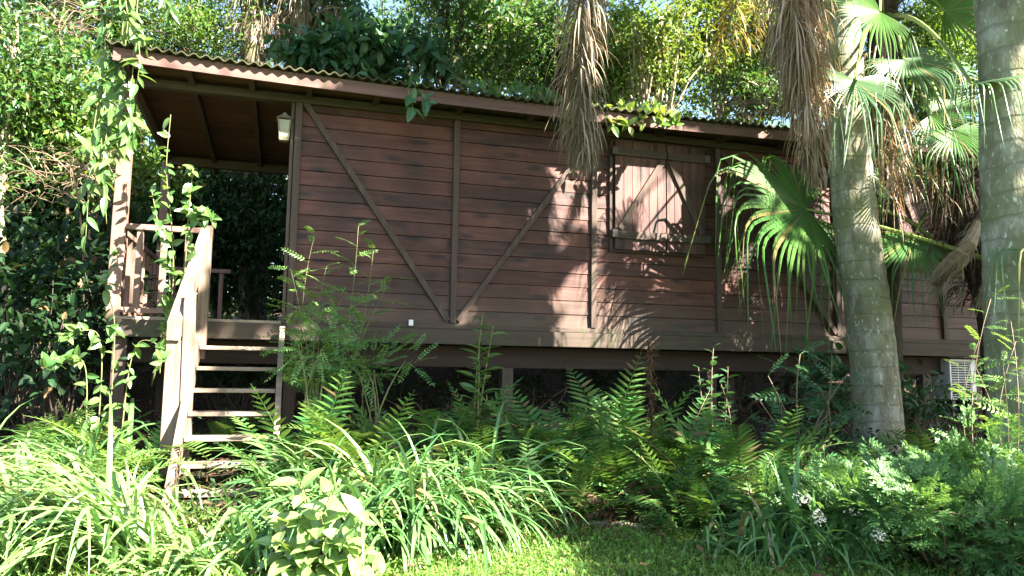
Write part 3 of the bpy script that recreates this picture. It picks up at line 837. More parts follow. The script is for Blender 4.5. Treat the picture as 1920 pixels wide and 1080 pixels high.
def in_gap(pos, grow=1.0, add=0.0):
    hit = np.zeros(len(pos), bool)
    for u, v, Y, r in SH:
        c = P(u, v, Y); w = pos - c; al = w @ SUN
        hit |= (np.linalg.norm(w - al[:, None] * SUN, axis=1) < r * grow + add) & (al > .6)
    return hit


# ------------------------------------------------------------------ palms
def smooth(pts, n):
    pts = np.asarray(pts, float); k = len(pts)
    Q = np.vstack([2 * pts[0] - pts[1], pts, 2 * pts[-1] - pts[-2]])
    t = np.linspace(0, k - 1 - 1e-6, n); i = t.astype(int); f = (t - i)[:, None]
    p0, p1, p2, p3 = Q[i], Q[i + 1], Q[i + 2], Q[i + 3]
    return .5 * (2 * p1 + (p2 - p0) * f + (2 * p0 - 5 * p1 + 4 * p2 - p3) * f * f + (3 * p1 - p0 - 3 * p2 + p3) * f ** 3)


def frond(parent, org, pts, ll, mat, rmat, seed, n=80, w=.026, name='frond', spread=.8, droop=2.2, start=.12, thick=.022, jit=.25, label=None):
    rng = np.random.default_rng(6000 + seed)
    q = smooth(pts, n); mb = MB()
    mb.tube(q, np.linspace(thick, thick * .25, n), 5, 1)
    tan = nrm(np.gradient(q, axis=0))
    i = np.arange(int(n * start), n); rep = np.repeat(i, 2)
    fr = (rep - i[0]) / (n - i[0])
    side = np.cross(tan[rep], [0.0, 0, 1.0]); bad = np.linalg.norm(side, axis=1) < .35
    side[bad] = np.array([.8, -.6, 0]); side = nrm(side)
    sg = np.tile([1, -1], len(i))[:, None]
    d = side * sg * spread + tan[rep] * .55 + rng.normal(0, jit, (len(rep), 3))
    ln = ll * (np.sin(np.pi * (.12 + .83 * fr)) ** .6) * rng.uniform(.75, 1.1, len(rep))
    pos = q[rep] + rng.normal(0, .008, (len(rep), 3))
    straps(mb, pos, d, ln, w * rng.uniform(.6, 1.1, len(rep)), droop * rng.uniform(.6, 1.4, len(rep)), 6, .3, rng=rng)
    o = mb.build(name, [M[mat], M[rmat]], parent, org)
    if label: o['label'] = label
    return o


def palm_trunk(parent, org, pts, rad, mat, n=90, seed=0, ringp=.18):
    q = smooth(pts, n); s = np.concatenate([[0], np.cumsum(np.linalg.norm(np.diff(q, axis=0), axis=1))])
    r = np.interp(np.linspace(0, 1, n), np.linspace(0, 1, len(rad)), rad)
    r = r * (1 + .032 * (np.abs(((s / ringp) % 1) - .5) * 2) ** 6 + .012 * np.sin(3.1 * s + seed))
    mb = MB().tube(q, r, 28)
    return mb.build('trunk', M[mat], parent, org, True)


def live_crown(parent, org, top, n, seed, Lf=3.6):
    rng = np.random.default_rng(6500 + seed)
    for i in range(n):
        az = i * 2.39996 + rng.uniform(-.2, .2); el = rng.uniform(.3, 1.2); Lq = Lf * rng.uniform(.8, 1.1)
        h = np.array([math.cos(az), math.sin(az), 0])
        p = [top, top + h * Lq * .25 + [0, 0, Lq * .25 * math.sin(el) + .15], top + h * Lq * .6 + [0, 0, Lq * .22 * math.sin(el)], top + h * Lq * .88 + [0, 0, -Lq * .22], top + h * Lq * .97 + [0, 0, -Lq * .42]]
        if in_gap(smooth(p, 40), 1, .25).mean() > .22: continue
        frond(parent, org, p, .55, 'palm_g', 'petiole', seed * 50 + i, 60, .03, 'frond', 1.0, 1.6)


b1 = G(1650, 7.8); b1[2] -= .1
p1 = thing('palm_tree', 'tall palm with slim leaning ringed grey trunk and shaggy dead fronds hanging beside it', 'palm', b1, 'ringed palm trunks')
T1 = np.array([3.2, 7.8, 12.6]); S1 = np.array([3.32, 7.75, 8.0])
palm_trunk(p1, b1, [b1, P(1651, 850, 7.8), P(1632, 620, 7.8), P(1605, 420, 7.8), P(1586, 200, 7.8), P(1576, 60, 7.8), [3.31, 7.8, 8.0], T1 + [.03, 0, -2.2], T1], [.265, .24, .222, .213, .205, .195, .18, .165, .15], 'bark_q', 140)
live_crown(p1, b1, T1, 16, 1)
def hang(parent, org, top, path, Y, seed, ll, mat, n=90, spread=.45, droop=3.0, w=.022, over=(0, 0, .6), label=None, thick=.02):
    pts = [top, top + (P(*path[0], Y) - top) * .45 + np.array(over)] + [P(u, v, Y) for u, v in path]
    frond(parent, org, pts, ll, mat, 'twig', seed, n, w, 'dead_frond', spread, droop, .3, thick, .22, label)


hang(p1, b1, S1, [(1112, -330), (1098, -120), (1088, 60), (1088, 190), (1094, 300)], 5.9, 1, .54, 'fibre', 420, .48, 4.5, .017, label='long grey-brown dead frond hanging alone in front of the wall')
hang(p1, b1, S1, [(1150, -330), (1122, -180), (1110, -20), (1106, 90)], 6.05, 2, .50, 'fibre', 340, .48, 4.5, .017)
for s_, (u0, u1, v1, y_, mt) in enumerate(((1470, 1484, 190, 6.5, 'deadpink'), (1505, 1512, 230, 6.4, 'deadpink'), (1458, 1470, 90, 6.6, 'dead'), (1522, 1530, 330, 6.6, 'dead'), (1500, 1512, 300, 6.6, 'dead'), (1478, 1498, 110, 6.3, 'deadpink'))):
    hang(p1, b1, S1, [(u0 + 6, -330), (u0, -160), (u0 + (u1 - u0) * .4, 0), (u1, v1 * .6), (u1, v1)], y_, 10 + s_, .62, mt, 260, .28, 4.5, .017)
hang(p1, b1, S1, [(1440, -160), (1404, -60), (1368, 40), (1340, 120)], 7.4, 20, .42, 'palm_y', 120, .7, 2.4, .018, label='yellowing frond arching over the roof')
hang(p1, b1, S1, [(1462, -140), (1436, -50), (1412, 30), (1396, 90)], 7.8, 21, .42, 'palm_y', 100, .7, 2.4, .018)

b2 = G(1922, 5.55); b2[2] -= .1
p2 = thing('palm_tree', 'stout palm with thick lichen-spotted ringed trunk nearest the viewer at the frame side', 'palm', b2, 'ringed palm trunks')
T2 = np.array([3.2, 5.5, 11.6])
palm_trunk(p2, b2, [b2, P(1923, 850, 5.55), P(1912, 600, 5.55), P(1899, 300, 5.55), P(1886, 0, 5.55), [3.45, 5.5, 7.0], T2 + [.05, 0, -1.8], T2], [.25, .235, .222, .215, .21, .20, .18, .16], 'bark_q', 110, 3, .16)
live_crown(p2, b2, T2, 16, 2)


def fan(mb, hub, mid, nor, R, spread=2.2, n=44, joined=.5, tail=.55, seed=0, hang_=1.0, shrink=.35):
    """palmate leaf: pleated blade from the hub, free ribbon ends bending straight down"""
    rng = np.random.default_rng(7000 + seed); hub = np.asarray(hub, float)
    mid = nrm(np.asarray(mid, float)); nor = nrm(np.asarray(nor, float) - mid * (np.dot(mid, nor))); sd = np.cross(mid, nor)
    al = np.linspace(-spread, spread, n); da = al[1] - al[0]
    m = n; d0 = np.cos(al)[:, None] * mid + np.sin(al)[:, None] * sd
    ln = (R + tail) * (1 - shrink * (np.abs(al) / spread) ** 2) * np.where(rng.uniform(size=n) < .8, rng.uniform(.85, 1.08, n), rng.uniform(.62, .85, n))
    K = 16; p = np.repeat(hub[None], m, 0); d = d0.copy(); Vs = []; dist = np.zeros(m)
    side0 = nrm(np.cross(nor[None], d0)) * -1
    twist = rng.normal(0, .9, (m, 3)); sway = rng.normal(0, .13, (m, 3)) * [1, 1, 0]; hv = rng.uniform(-.10, .10, m)
    for k in range(K + 1):
        t = k / K; rr = t * (R + tail); jl = R * joined
        wj = 2 * min(t * (1 - 0), 1) * math.tan(da / 2) * ln if rr <= jl else None
        if wj is None:
            f = (rr - jl) / (R + tail - jl); wv = 2 * math.tan(da / 2) * ln * (jl / (R + tail)) * (.86 - .36 * min(1, f * 2.2)) * (1 - f ** 2.2 * .9)
        else: wv = wj * 1.02
        bl = sst(.55, 1.05, rr / R) * hang_ 
        side = nrm(side0 + twist * sst(R * .8, R + tail, rr))
        nn = nor[None] * (1 - bl) + nrm(np.cross(side, d)) * bl
        hw = (wv / 2)[:, None] if np.ndim(wv) else wv / 2
        Vs += [p - side * hw, p + nn * hw * .55, p + side * hw]
        dd = nrm(d0 * (1 - bl) + (DOWN + d0 * [.16, .16, 0] + sway) * bl)
        dd = nrm(dd + DOWN * .14 * t)
        p = p + dd * (ln / K)[:, None]; d = dd
    V = np.stack(Vs, 1); F = []
    for k in range(K):
        a = 3 * k
        for q in (0, 1): F += [(a + q, a + q + 1, a + q + 4), (a + q, a + q + 4, a + q + 3)]
    FF = np.array(F)[None] + (np.arange(m) * 3 * (K + 1))[:, None, None]
    mb.add(V.reshape(-1, 3), FF.reshape(-1, 3))


def fan_leaf(parent, org, src, hub, mid, nor, R, seed, mat='fan', spread=2.2, tail=.55, n=44, hang_=1.0, joined=.5, bend=(0, 0, .25), label=None):
    mb = MB(); fan(mb, hub, mid, nor, R, spread, n, joined, tail, seed, hang_)
    o = mb.build('fan_leaf', M[mat], parent, org)
    q = curve(src, hub, bend, 14)
    MB().tube(q, np.linspace(.026, .013, 14), 6).build('petiole', M['petiole'], o, org)
    if label: o['label'] = label
    return o


# tall fan palm behind the slim trunk
bf = G(1660, 8.70); bf[2] -= .1
fp = thing('fan_palm', 'tall fan palm with dark fibrous trunk standing close behind the slim ringed palm', 'palm', bf, 'fan palms')
tA = P(1655, 40, 8.45)
rng = np.random.default_rng(77)
q = smooth([bf, P(1660, 560, 8.70), P(1655, 250, 8.60), tA, tA + [0, 0, .8]], 40)
mb = MB().tube(q, np.linspace(.17, .16, 40), 14)
def fibres(mb, q, n, r, ln, rng, k0=8):
    i = rng.integers(k0, len(q) - 1, n); a = rng.uniform(0, 6.28, n)
    h = np.stack([np.cos(a), np.sin(a), np.zeros(n)], 1)
    straps(mb, q[i] + h * r, h * .6 + [0, 0, .3], ln * rng.uniform(.5, 1.2, n), rng.uniform(.006, .022, n), 5.0, 5, .3, rng=rng, mi=1)
fibres(mb, q, 900, .16, .42, rng, 14)
mb.build('trunk', [M['bark_d'], M['fibre_d']], fp, bf)
fan_leaf(fp, bf, tA, P(1602, 150, 7.25), (-.25, -.55, -.75), (-.05, -.85, .5), .62, 1, 'fan_b', 2.2, .80, 48, label='drooping bluish-green leaf in front of the slim trunk')
fan_leaf(fp, bf, tA, P(1695, 112, 7.6), (.35, -.6, -.6), (-.1, -.75, .6), .62, 2, 'fan_b', 2.3, .90, 46)
fan_leaf(fp, bf, tA, P(1650, 22, 6.95), (-.85, -.3, -.30), (-.1, -.85, .35), .64, 3, 'fan', 2.0, .42, 40, .8, label='dark broad leaf high against the trees')
fan_leaf(fp, bf, tA, P(1822, 158, 5.5), (.80, -.55, .02), (-.2, -.3, 1), .42, 4, 'fan_b', 2.1, .50, 38)
fan_leaf(fp, bf, tA, P(1745, 215, 7.85), (.8, -.4, -.1), (-.2, -.8, .55), .70, 5, 'fan', 2.2, .6, 40)
fan_leaf(fp, bf, tA, P(1770, 20, 8.15), (.8, -.3, .25), (-.2, -.9, .4), .8, 6, 'fan', 2.0, .5, 40, .7)
fan_leaf(fp, bf, tA, P(1560, 60, 8.35), (-.7, .1, .4), (-.2, -.9, .3), .7, 7, 'fan', 2.0, .5, 40, .8)
fan_leaf(fp, bf, tA, P(1785, 245, 7.3), (.15, -.5, -.8), (-.1, -.9, .4), .55, 8, 'fan', 1.9, .55, 36)
fan_leaf(fp, bf, tA, P(1735, 150, 8.3), (.6, .1, .3), (-.1, -.9, .4), .75, 9, 'fan', 2.2, .5, 40)
for i, (u, v0, v1, mt) in enumerate(((1655, 150, 400, 'dead'), (1682, 190, 400, 'dead'), (1640, 120, 330, 'fibre'), (1668, 240, 440, 'deadpink'))):
    mb = MB(); r2 = np.random.default_rng(80 + i); n = 60
    pp = P(u, v0, 7.75) + r2.normal(0, .07, (n, 3)); pp[:, 2] += r2.uniform(-.6, .1, n)
    straps(mb, pp, r2.normal(0, .35, (n, 3)) + [0, 0, -.6], (v1 - v0) / 1440 * 7.8 * r2.uniform(.3, .7, n), r2.uniform(.006, .018, n), 2.5, 6, .3, rng=r2)
    mb.tube(smooth([tA, P(u, v0, 7.75) + [0, 0, .1], P(u, v0 + 30, 7.75)], 10), .010, 4)
    mb.build('dead_leaf', M[mt], fp, bf)

# low fan palm between the two ringed trunks
bg = G(1872, 8.20); bg[2] -= .1
fq = thing('fan_palm', 'low fan palm with big drooping green leaves and a shaggy trunk between the ringed trunks', 'palm', bg, 'fan palms')
tB = P(1800, 430, 8.05)
q = smooth([bg, P(1868, 620, 8.15), P(1838, 500, 8.1), tB, P(1797, 300, 7.85)], 36)
mb = MB().tube(q, np.linspace(.17, .15, 36), 14)
rng = np.random.default_rng(78); fibres(mb, q, 1000, .15, .5, rng, 12)
mb.build('trunk', [M['bark_d'], M['fibre_d']], fq, bg)
tC = P(1845, 485, 7.65)
fan_leaf(fq, bg, tC, P(1512, 392, 8.10), (-.88, -.30, .18), (-.15, -.85, .50), 1.18, 11, 'fan', 2.2, .95, 58, 1.0, .58, (0, 0, .03), 'big bright green fan leaf hanging in front of the wall')
fan_leaf(fq, bg, P(1760, 458, 8.0), P(1560, 420, 8.3), (-.15, -.5, -.8), (-.1, -.95, .2), .60, 13, 'fan', 1.9, .55, 34)
fan_leaf(fq, bg, tB, P(1715, 440, 7.9), (-.45, -.3, -.8), (-.2, -.95, .15), .80, 14, 'fan', 1.5, .40, 36)
fan_leaf(fq, bg, P(1840, 415, 7.9), P(1655, 345, 8.35), (-.8, -.35, .2), (-.2, -.8, .5), .55, 15, 'fan', 1.9, .5, 34)
fan_leaf(fq, bg, tC, P(1945, 470, 5.2), (-.2, -.85, -.1), (0, -.3, 1), .40, 16, 'fan_b', 2.0, .55, 36)
for i, (a, b, r, lb) in enumerate((((1838, 410), (1752, 530), .085, None), ((1860, 440), (1868, 520), .07, None), ((1866, 470), (1840, 560), .05, 'ragged dry leaf base hanging lowest'))):
    qq = smooth([P(*a, 7.75), P((a[0] + b[0]) / 2 + 14, (a[1] + b[1]) / 2, 6.85), P(*b, 7.50)], 12)
    o = MB().tube(qq, np.array([.5, .6, .65, .7, .75, .85, .95, 1.0, 1.05, 1.05, .9, .45]) * r, 9)
    r4 = np.random.default_rng(400 + i); kk = r4.integers(1, 12, 260); aa4 = r4.normal(0, 1, (260, 3)); tg = nrm(np.array(P(*b, 7.50)) - P(*a, 7.75))
    straps(o, qq[kk] + nrm(aa4) * r * .8, tg + aa4 * .22, r4.uniform(.06, .22, 260), r4.uniform(.004, .014, 260), .6, 4, .3, rng=r4, mi=1)
    o = o.build('dead_leaf_base', [M['boot'], M['fibre']], fq, bg)
    if lb: o['label'] = lb
for i, (u, v0, v1) in enumerate(((1770, 290, 470), (1800, 300, 520), (1822, 290, 500), (1785, 330, 540), (1755, 300, 400))):
    mb = MB(); r2 = np.random.default_rng(90 + i); n = 42
    pp = P(u, v0, 7.75) + r2.normal(0, .08, (n, 3)); pp[:, 2] += r2.uniform(-.5, .1, n)
    straps(mb, pp, r2.normal(0, .35, (n, 3)) + [0, 0, -.6], (v1 - v0) / 1440 * 7.8 * r2.uniform(.3, .8, n), r2.uniform(.006, .018, n), 2.5, 6, .3, rng=r2)
    mb.tube(smooth([q[-1], P(u, v0, 7.75) + [0, 0, .05], P(u, v0 + 30, 7.75)], 8), .012, 4)
    mb.build('dead_leaf', M['fibre_d' if i < 4 else 'dead'], fq, bg)

# ------------------------------------------------------------------ strap-leaved clumps
SC = [
 ('sunlit strap-leaved clump in the lower left corner, sweeping sideways', 70, 4.15, 150, 1.0, .030, (-.6, -.3), 'strap'),
 ('big bleached strap-leaved clump left of the lowest steps', 265, 4.35, 150, 1.0, .030, (-.6, -.3), 'strap'),
 ('strap-leaved clump spilling over the lowest step', 395, 4.3, 75, .46, .026, (-.5, -.35), 'strap'),
 ('pale arching clump halfway up the left side', 40, 4.9, 140, .95, .028, (-.6, -.25), 'strap'),
 ('sun-bleached clump below the newel post', 205, 5.0, 140, .95, .028, (-.6, -.3), 'strap'),
 ('strap-leaved clump against the foot of the newel post', 255, 5.2, 90, .58, .026, (-.3, -.3), 'strap'),
 ('strap-leaved clump at the far left below the dark bushes', -20, 5.6, 110, .9, .028, (-.2, -.2), 'strap'),
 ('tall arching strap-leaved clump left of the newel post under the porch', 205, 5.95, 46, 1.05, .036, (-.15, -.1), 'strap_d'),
 ('strap-leaved clump rising through the right end of the lower treads', 592, 4.7, 75, .75, .032, (.15, -.25), 'strap'),
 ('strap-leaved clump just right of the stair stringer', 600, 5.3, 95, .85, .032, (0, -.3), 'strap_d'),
 ('bright crown of strap leaves in the middle of the bank', 735, 5.2, 120, .92, .034, (.05, -.3), 'strap'),
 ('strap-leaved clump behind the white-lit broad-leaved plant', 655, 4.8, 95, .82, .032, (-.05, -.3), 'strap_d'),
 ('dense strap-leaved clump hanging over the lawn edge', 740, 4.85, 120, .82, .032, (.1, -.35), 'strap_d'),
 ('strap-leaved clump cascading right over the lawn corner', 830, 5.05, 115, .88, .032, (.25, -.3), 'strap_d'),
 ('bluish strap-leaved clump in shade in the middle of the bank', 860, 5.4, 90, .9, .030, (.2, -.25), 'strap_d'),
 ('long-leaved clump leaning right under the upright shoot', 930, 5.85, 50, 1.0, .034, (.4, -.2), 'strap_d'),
 ('dark grassy clump at the edge of the low pinnate shrub', 1475, 4.75, 60, .62, .024, (-.1, -.15), 'strap_d'),
 ('thin dark grassy clump on the shaded lawn edge', 1400, 4.8, 45, .55, .022, (-.1, -.15), 'strap_d'),
 ('tuft with three broad upright blades before the pinnate shrub', 1500, 4.7, 6, .72, .050, (-.05, 0), 'strap_d'),
]
for i, (lb, u, Y, n, Lg, w, lean, mt) in enumerate(SC):
    up_ = lb.startswith('tuft')
    strap_clump(lb, u, Y, n, Lg, w, lean, mt, i, .05 if up_ else .17, (1.2, 1.5) if up_ else (.75, 1.35), (.5, 1.0) if up_ else (1.9, 4.2))

# ------------------------------------------------------------------ ferns
FE = [
 ('fern beside the porch stilt, left of the newel post', 285, 6.3, 9, .75, 'fern_l'),
 ('small curled fern under the porch corner', 200, 6.6, 7, .5, 'fern_l'),
 ('fern seen through the middle treads of the stairs', 460, 6.9, 9, .5, 'fern'),
 ('fern seen behind the lower treads of the stairs', 440, 7.2, 6, .35, 'fern_l'),
 ('tall fern just right of the stairs', 585, 6.0, 11, .85, 'fern'),
 ('fern at the foot of the thin pinnate sapling', 665, 6.3, 10, .75, 'fern'),
 ('dark upright fern under the cabin sill, left of the stilt', 745, 6.4, 12, .85, 'fern'),
 ('fern left of the upright glossy shoot', 830, 6.3, 11, .85, 'fern'),
 ('tall fern leaning on the front stilt', 920, 6.25, 9, .85, 'fern'),
 ('fern just right of the front stilt', 1010, 6.1, 12, .80, 'fern'),
 ('low bright fern at the corner of the lawn', 975, 5.35, 9, .55, 'fern_l'),
 ('sunlit fern right of the strap-leaved bank', 1065, 5.9, 12, .70, 'fern_l'),
 ('tall upright fern before the dark gap under the floor', 1165, 6.2, 9, .95, 'fern'),
 ('bushy fern in the middle of the fern bank', 1150, 5.85, 13, .75, 'fern'),
 ('fern around the brown dead stump of fronds', 1225, 5.6, 9, .60, 'fern_l'),
 ('fern behind the dead brown spike', 1255, 6.1, 12, .80, 'fern'),
 ('wide shaded fern in front of the second stilt', 1320, 5.9, 13, .85, 'fern'),
 ('fern at the right end of the fern bank', 1400, 5.9, 12, .80, 'fern'),
 ('dull fern nearest the shaded lawn edge', 1300, 5.35, 9, .55, 'fern'),
 ('tiny fern lying on the dirt by the lawn', 1265, 5.1, 5, .34, 'fern'),
 ('lit fern left of the slim palm trunk', 1480, 5.6, 10, .60, 'fern_l'),
 ('large arching fern before the low pinnate shrub', 1420, 5.2, 14, .72, 'fern'),
 ('fern at the foot of the slim palm trunk', 1580, 6.2, 10, .7, 'fern'),
 ('bluish fern right of the slim palm trunk base', 1720, 6.4, 9, .7, 'fern'),
 ('dark fern below the air conditioner', 1790, 6.6, 9, .7, 'fern'),
 ('fern at the far left edge of the porch', 100, 6.4, 9, .7, 'fern_l'),
 ('pale fern glaring in sun at the left side', 110, 5.2, 8, .6, 'fern_l'),
 ('pale fern glaring in sun beside the newel post', 205, 5.5, 8, .6, 'fern_l'),
 ('fern standing tall between the upright shoot and the front stilt', 905, 6.5, 10, .8, 'fern'),
 ('fern in the gap right of the front stilt, half under the floor', 1050, 6.6, 10, .8, 'fern'),
 ('fern half under the floor between the two stilts', 1110, 6.7, 10, .85, 'fern'),
 ('fern half under the floor right of the dead brown spike', 1275, 6.7, 11, .85, 'fern'),
 ('fern half under the floor left of the dead brown spike', 1185, 6.7, 9, .8, 'fern'),
 ('young fern catching flecks of sun in the middle of the bank', 1110, 5.6, 9, .6, 'fern_l'),
 ('young fern in the lower middle of the fern bank', 1340, 5.5, 10, .6, 'fern_l'),
 ('broad fern among the strap leaves in the middle of the bank', 800, 5.9, 10, .8, 'fern'),
 ('fern rising behind the bright crown of strap leaves', 700, 6.0, 10, .8, 'fern_l'),
 ('fern between the glossy stilt shoot and the broad shrub', 1420, 6.3, 10, .75, 'fern'),
]
for i, (lb, u, Y, n, Lg, mt) in enumerate(FE): fern(lb, u, Y, n, Lg, mt, i)
for i, (lb, u, Y, n, Lg) in enumerate((
 ('brown dead fern hanging right of the slim palm trunk base', 1690, 6.2, 12, .6), ('heap of brown dead fronds low in the fern bank', 1150, 5.5, 14, .5),
 ('brown withered fern under the cabin left of the stilt', 690, 6.5, 10, .6), ('withered brown fern lit beside the broad-leaved shrub', 1455, 5.9, 9, .45),
 ('dry brown fern at the left below the dark bushes', 60, 6.0, 10, .5), ('withered fern under the floor beside the front stilt', 985, 6.4, 9, .5))):
    fern(lb, u, Y, n, Lg, 'fern', 60 + i, (.9, 1.5) if i != 1 else (.3, 1.3), None, 'dead ferns', 0, True, 'dead_fern')
# brown dead spike
bs = G(1212, 6.0); mb = MB(); r2 = np.random.default_rng(3)
tp = P(1216, 650, 6.0); qq = curve(bs, tp, (.03, 0, 0), 14); mb.tube(qq, np.linspace(.012, .004, 14), 5)
ii = r2.integers(5, 14, 260); straps(mb, qq[ii], r2.normal(0, 1, (260, 3)) + [0, 0, .4], r2.uniform(.04, .12, 260), .012, 3, 3, .3, rng=r2)
tag(mb.build('dead_flower_spike', M['fern_x'], None, bs), 'brown dead spike of curled fronds standing in the fern bank', 'dead plant')
sb_ = P(1150, 978, 5.3); sb_[2] = float(g(sb_[0], sb_[1])) + .02
tag(MB().tube(smooth([sb_ - [.22, 0, 0], sb_ + [0, .02, .012], sb_ + [.24, -.03, 0]], 8), [.02, .022, .021, .02, .019, .018, .016, .012], 7).build('fallen_branch', M['bark_g'], None, sb_, True), 'short broken brown branch lying where lawn meets the bank', 'branch')

# ------------------------------------------------------------------ shrubs and saplings
def ends(lst, Y, bend=.12, seed=0, base=None):
    r = np.random.default_rng(seed); out = []
    for it in lst:
        y = it[2] if len(it) > 2 else Y
        out.append((P(it[0], it[1], y), r.normal(0, bend, 3) * [1, .6, .3]))
    return out


b = G(612, 6.75)
shrub('sapling', 'thin airy sapling with feathery pale green leaves standing against the wall', b, ends([(672, 425), (590, 440), (735, 520), (545, 505), (612, 500), (700, 470), (640, 560), (530, 570)], 6.65, .12, 1), 'nand_l', T_FEATH[0], .30, 16, 1, 'sapling', None, 'stem', .006, .35, (0, 0, .1), 1.0, (0, -.4, 1.2), T_FEATH)
b = G(600, 6.55)
mound('shrub', 'bushy dark pinnate shrub beside the top of the stairs', b, P(612, 650, 6.5), (.40, .3, .26), 'nand', T_FEATH[0], .21, 62, 2, 'shrub', None, 8, 'stem', T_FEATH)
b = G(705, 6.7)
mound('shrub', 'low leafy shrub under the sill right of the feathery sapling', b, P(705, 690, 6.65), (.30, .2, .18), 'nand', T_FEATH[0], .21, 62, 3, 'shrub', None, 6, 'stem', T_FEATH)
b = G(893, 6.35)
shrub('leafy_shoot', 'upright shoot with glossy paired leaves in front of the wall', b, ends([(905, 592), (898, 640), (925, 612)], 6.3, .03, 4), 'vine', T_LANCE, .17, 24, 4, 'plant', None, 'stem', .012, .35, (0, 0, .1), 1.0, (0, -.3, 1.3))
b = G(1345, 6.55)
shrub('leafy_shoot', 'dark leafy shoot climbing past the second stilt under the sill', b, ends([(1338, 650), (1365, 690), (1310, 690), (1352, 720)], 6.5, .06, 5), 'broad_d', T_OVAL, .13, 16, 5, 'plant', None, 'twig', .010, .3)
b = G(1510, 6.3)
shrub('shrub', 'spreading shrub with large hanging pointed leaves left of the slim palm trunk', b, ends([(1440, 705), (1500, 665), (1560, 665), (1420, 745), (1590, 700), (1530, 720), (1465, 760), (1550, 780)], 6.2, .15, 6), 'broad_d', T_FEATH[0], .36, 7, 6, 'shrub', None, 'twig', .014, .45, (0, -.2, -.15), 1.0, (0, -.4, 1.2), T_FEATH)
b = G(1590, 8.5)
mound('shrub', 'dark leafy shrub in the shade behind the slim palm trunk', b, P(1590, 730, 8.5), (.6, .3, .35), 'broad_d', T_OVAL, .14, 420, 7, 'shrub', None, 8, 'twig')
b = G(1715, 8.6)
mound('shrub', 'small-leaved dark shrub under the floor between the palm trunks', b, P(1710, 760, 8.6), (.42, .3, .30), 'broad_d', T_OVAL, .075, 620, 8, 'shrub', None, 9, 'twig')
NA = [('low feathery shrub in front of the slim palm trunk', 1625, 5.3, (1640, 925), (.55, .35, .13), 170),
      ('feathery shrub with white flower sprays near the shaded lawn', 1590, 4.75, (1590, 965), (.42, .28, .15), 190),
      ('feathery shrub spreading between the two ringed trunks', 1775, 5.0, (1770, 930), (.52, .35, .17), 200),
      ('feathery shrub at the foot of the stout palm trunk', 1880, 4.8, (1895, 910), (.42, .3, .24), 170),
      ('feathery shrub filling the lower right corner', 1880, 4.3, (1890, 1010), (.34, .3, .20), 170),
      ('feathery shrub overhanging the bare soil at lower right', 1740, 4.5, (1735, 960), (.40, .3, .12), 130)]
for i, (lb, u, Y, cv, rad, n) in enumerate(NA):
    b = G(u, Y + .15)
    mound('pinnate_shrub', lb, b, P(cv[0], cv[1], Y), rad, 'nand', T_SPRAY[0], .20, n, 20 + i, 'shrub', 'low feathery shrubs', 9, 'twig', T_SPRAY)
for i, (u, v, Y, lb) in enumerate(((1700, 775 + 165, 4.6, None), (1612, 925, 4.45, 'plump cluster of small white flowers lowest on the feathery shrub'), (1590, 935, 4.4, None), (1690, 985, 4.35, None))):
    pass
FL = [('loose white flower spray at the left of the feathery shrubs', 1505, 932, 4.5, 55, (.07, .05, .05)), ('rounded white flower cluster low on the feathery shrubs', 1535, 970, 4.42, 60, (.05, .05, .06)),
      ('small white flower cluster nearest the bare soil', 1648, 1005, 4.3, 45, (.045, .04, .06)), ('faint white flower spray high among the feathery shrubs', 1597, 960, 4.45, 25, (.06, .05, .03))]
for i, (lb, u, v, Y, n, rad) in enumerate(FL):
    r2 = np.random.default_rng(40 + i); c = P(u, v, Y); mb = MB()
    leaves(mb, T_ROUND, r2, clusters(r2, c, np.array(rad) * .85, n), .014, (0, -.3, .2))
    mb.tube(curve(c + [.03, .25, -.2], c, (0, 0, .05), 6), .004, 4, 1)
    tag(mb.build('flower_cluster', [M['flower'], M['stem']], None, c), lb, 'flowers', 'white flower clusters')
b = G(1862, 5.0)
shrub('sapling', 'slender sapling with bright leaves leaning on the stout palm trunk', b, ends([(1858, 560), (1895, 600), (1835, 640), (1915, 560), (1880, 680), (1830, 690), (1905, 640)], 5.0, .13, 8), 'nand_l', T_FEATH[0], .19, 13, 9, 'sapling', None, 'twig', .006, .35, (0, 0, .05), 1.0, (0, -.4, 1.2), T_FEATH)
b = G(1845, 5.6)
shrub('leafy_shoot', 'bright young shoot with horizontal leaves below the air conditioner', b, ends([(1840, 690), (1805, 760), (1870, 740), (1820, 820)], 5.6, .08, 9), 'broad', T_OVAL, .14, 8, 10, 'plant', None, 'twig', .008, .4)
# broad-leaved plant in the sunny foreground
b = G(610, 4.15)
shrub('broad_leaved_plant', 'low plant with large pointed leaves glaring white in the sun by the lawn', b, ends([(560, 905), (625, 915), (680, 960), (540, 980), (600, 960), (655, 1010), (690, 1030), (565, 1030), (610, 1040)], 4.0, .06, 11), 'broad', T_OVAL, .185, 9, 11, 'plant', None, 'stem', .009, .35, (0, -.25, -.1), 1.0, (0, -.5, 1.1), sv=.35)
for i, (lb, u, Y, n) in enumerate((('small leafy weed at the sunny lawn edge', 770, 4.3, 16), ('tiny pale weed on the sunny lawn', 720, 4.15, 12), ('small weed cluster on the shaded lawn edge', 1345, 4.75, 24))):
    b = G(u, Y); r2 = np.random.default_rng(50 + i); mb = MB()
    a = r2.uniform(0, 6.28, n); d = np.stack([np.cos(a), np.sin(a), r2.uniform(.3, 1.4, n)], 1)
    pos = b + r2.normal(0, .06, (n, 3)) * [1, 1, 0]
    mb.inst(T_OVAL, frames(d, [0, 0, 1.5] + r2.normal(0, .2, (n, 3))), pos, r2.uniform(.08, .16, n))
    tag(mb.build('weed', M['fern_l' if i < 2 else 'nand'], None, b), lb, 'weed', 'weeds on the lawn edge')

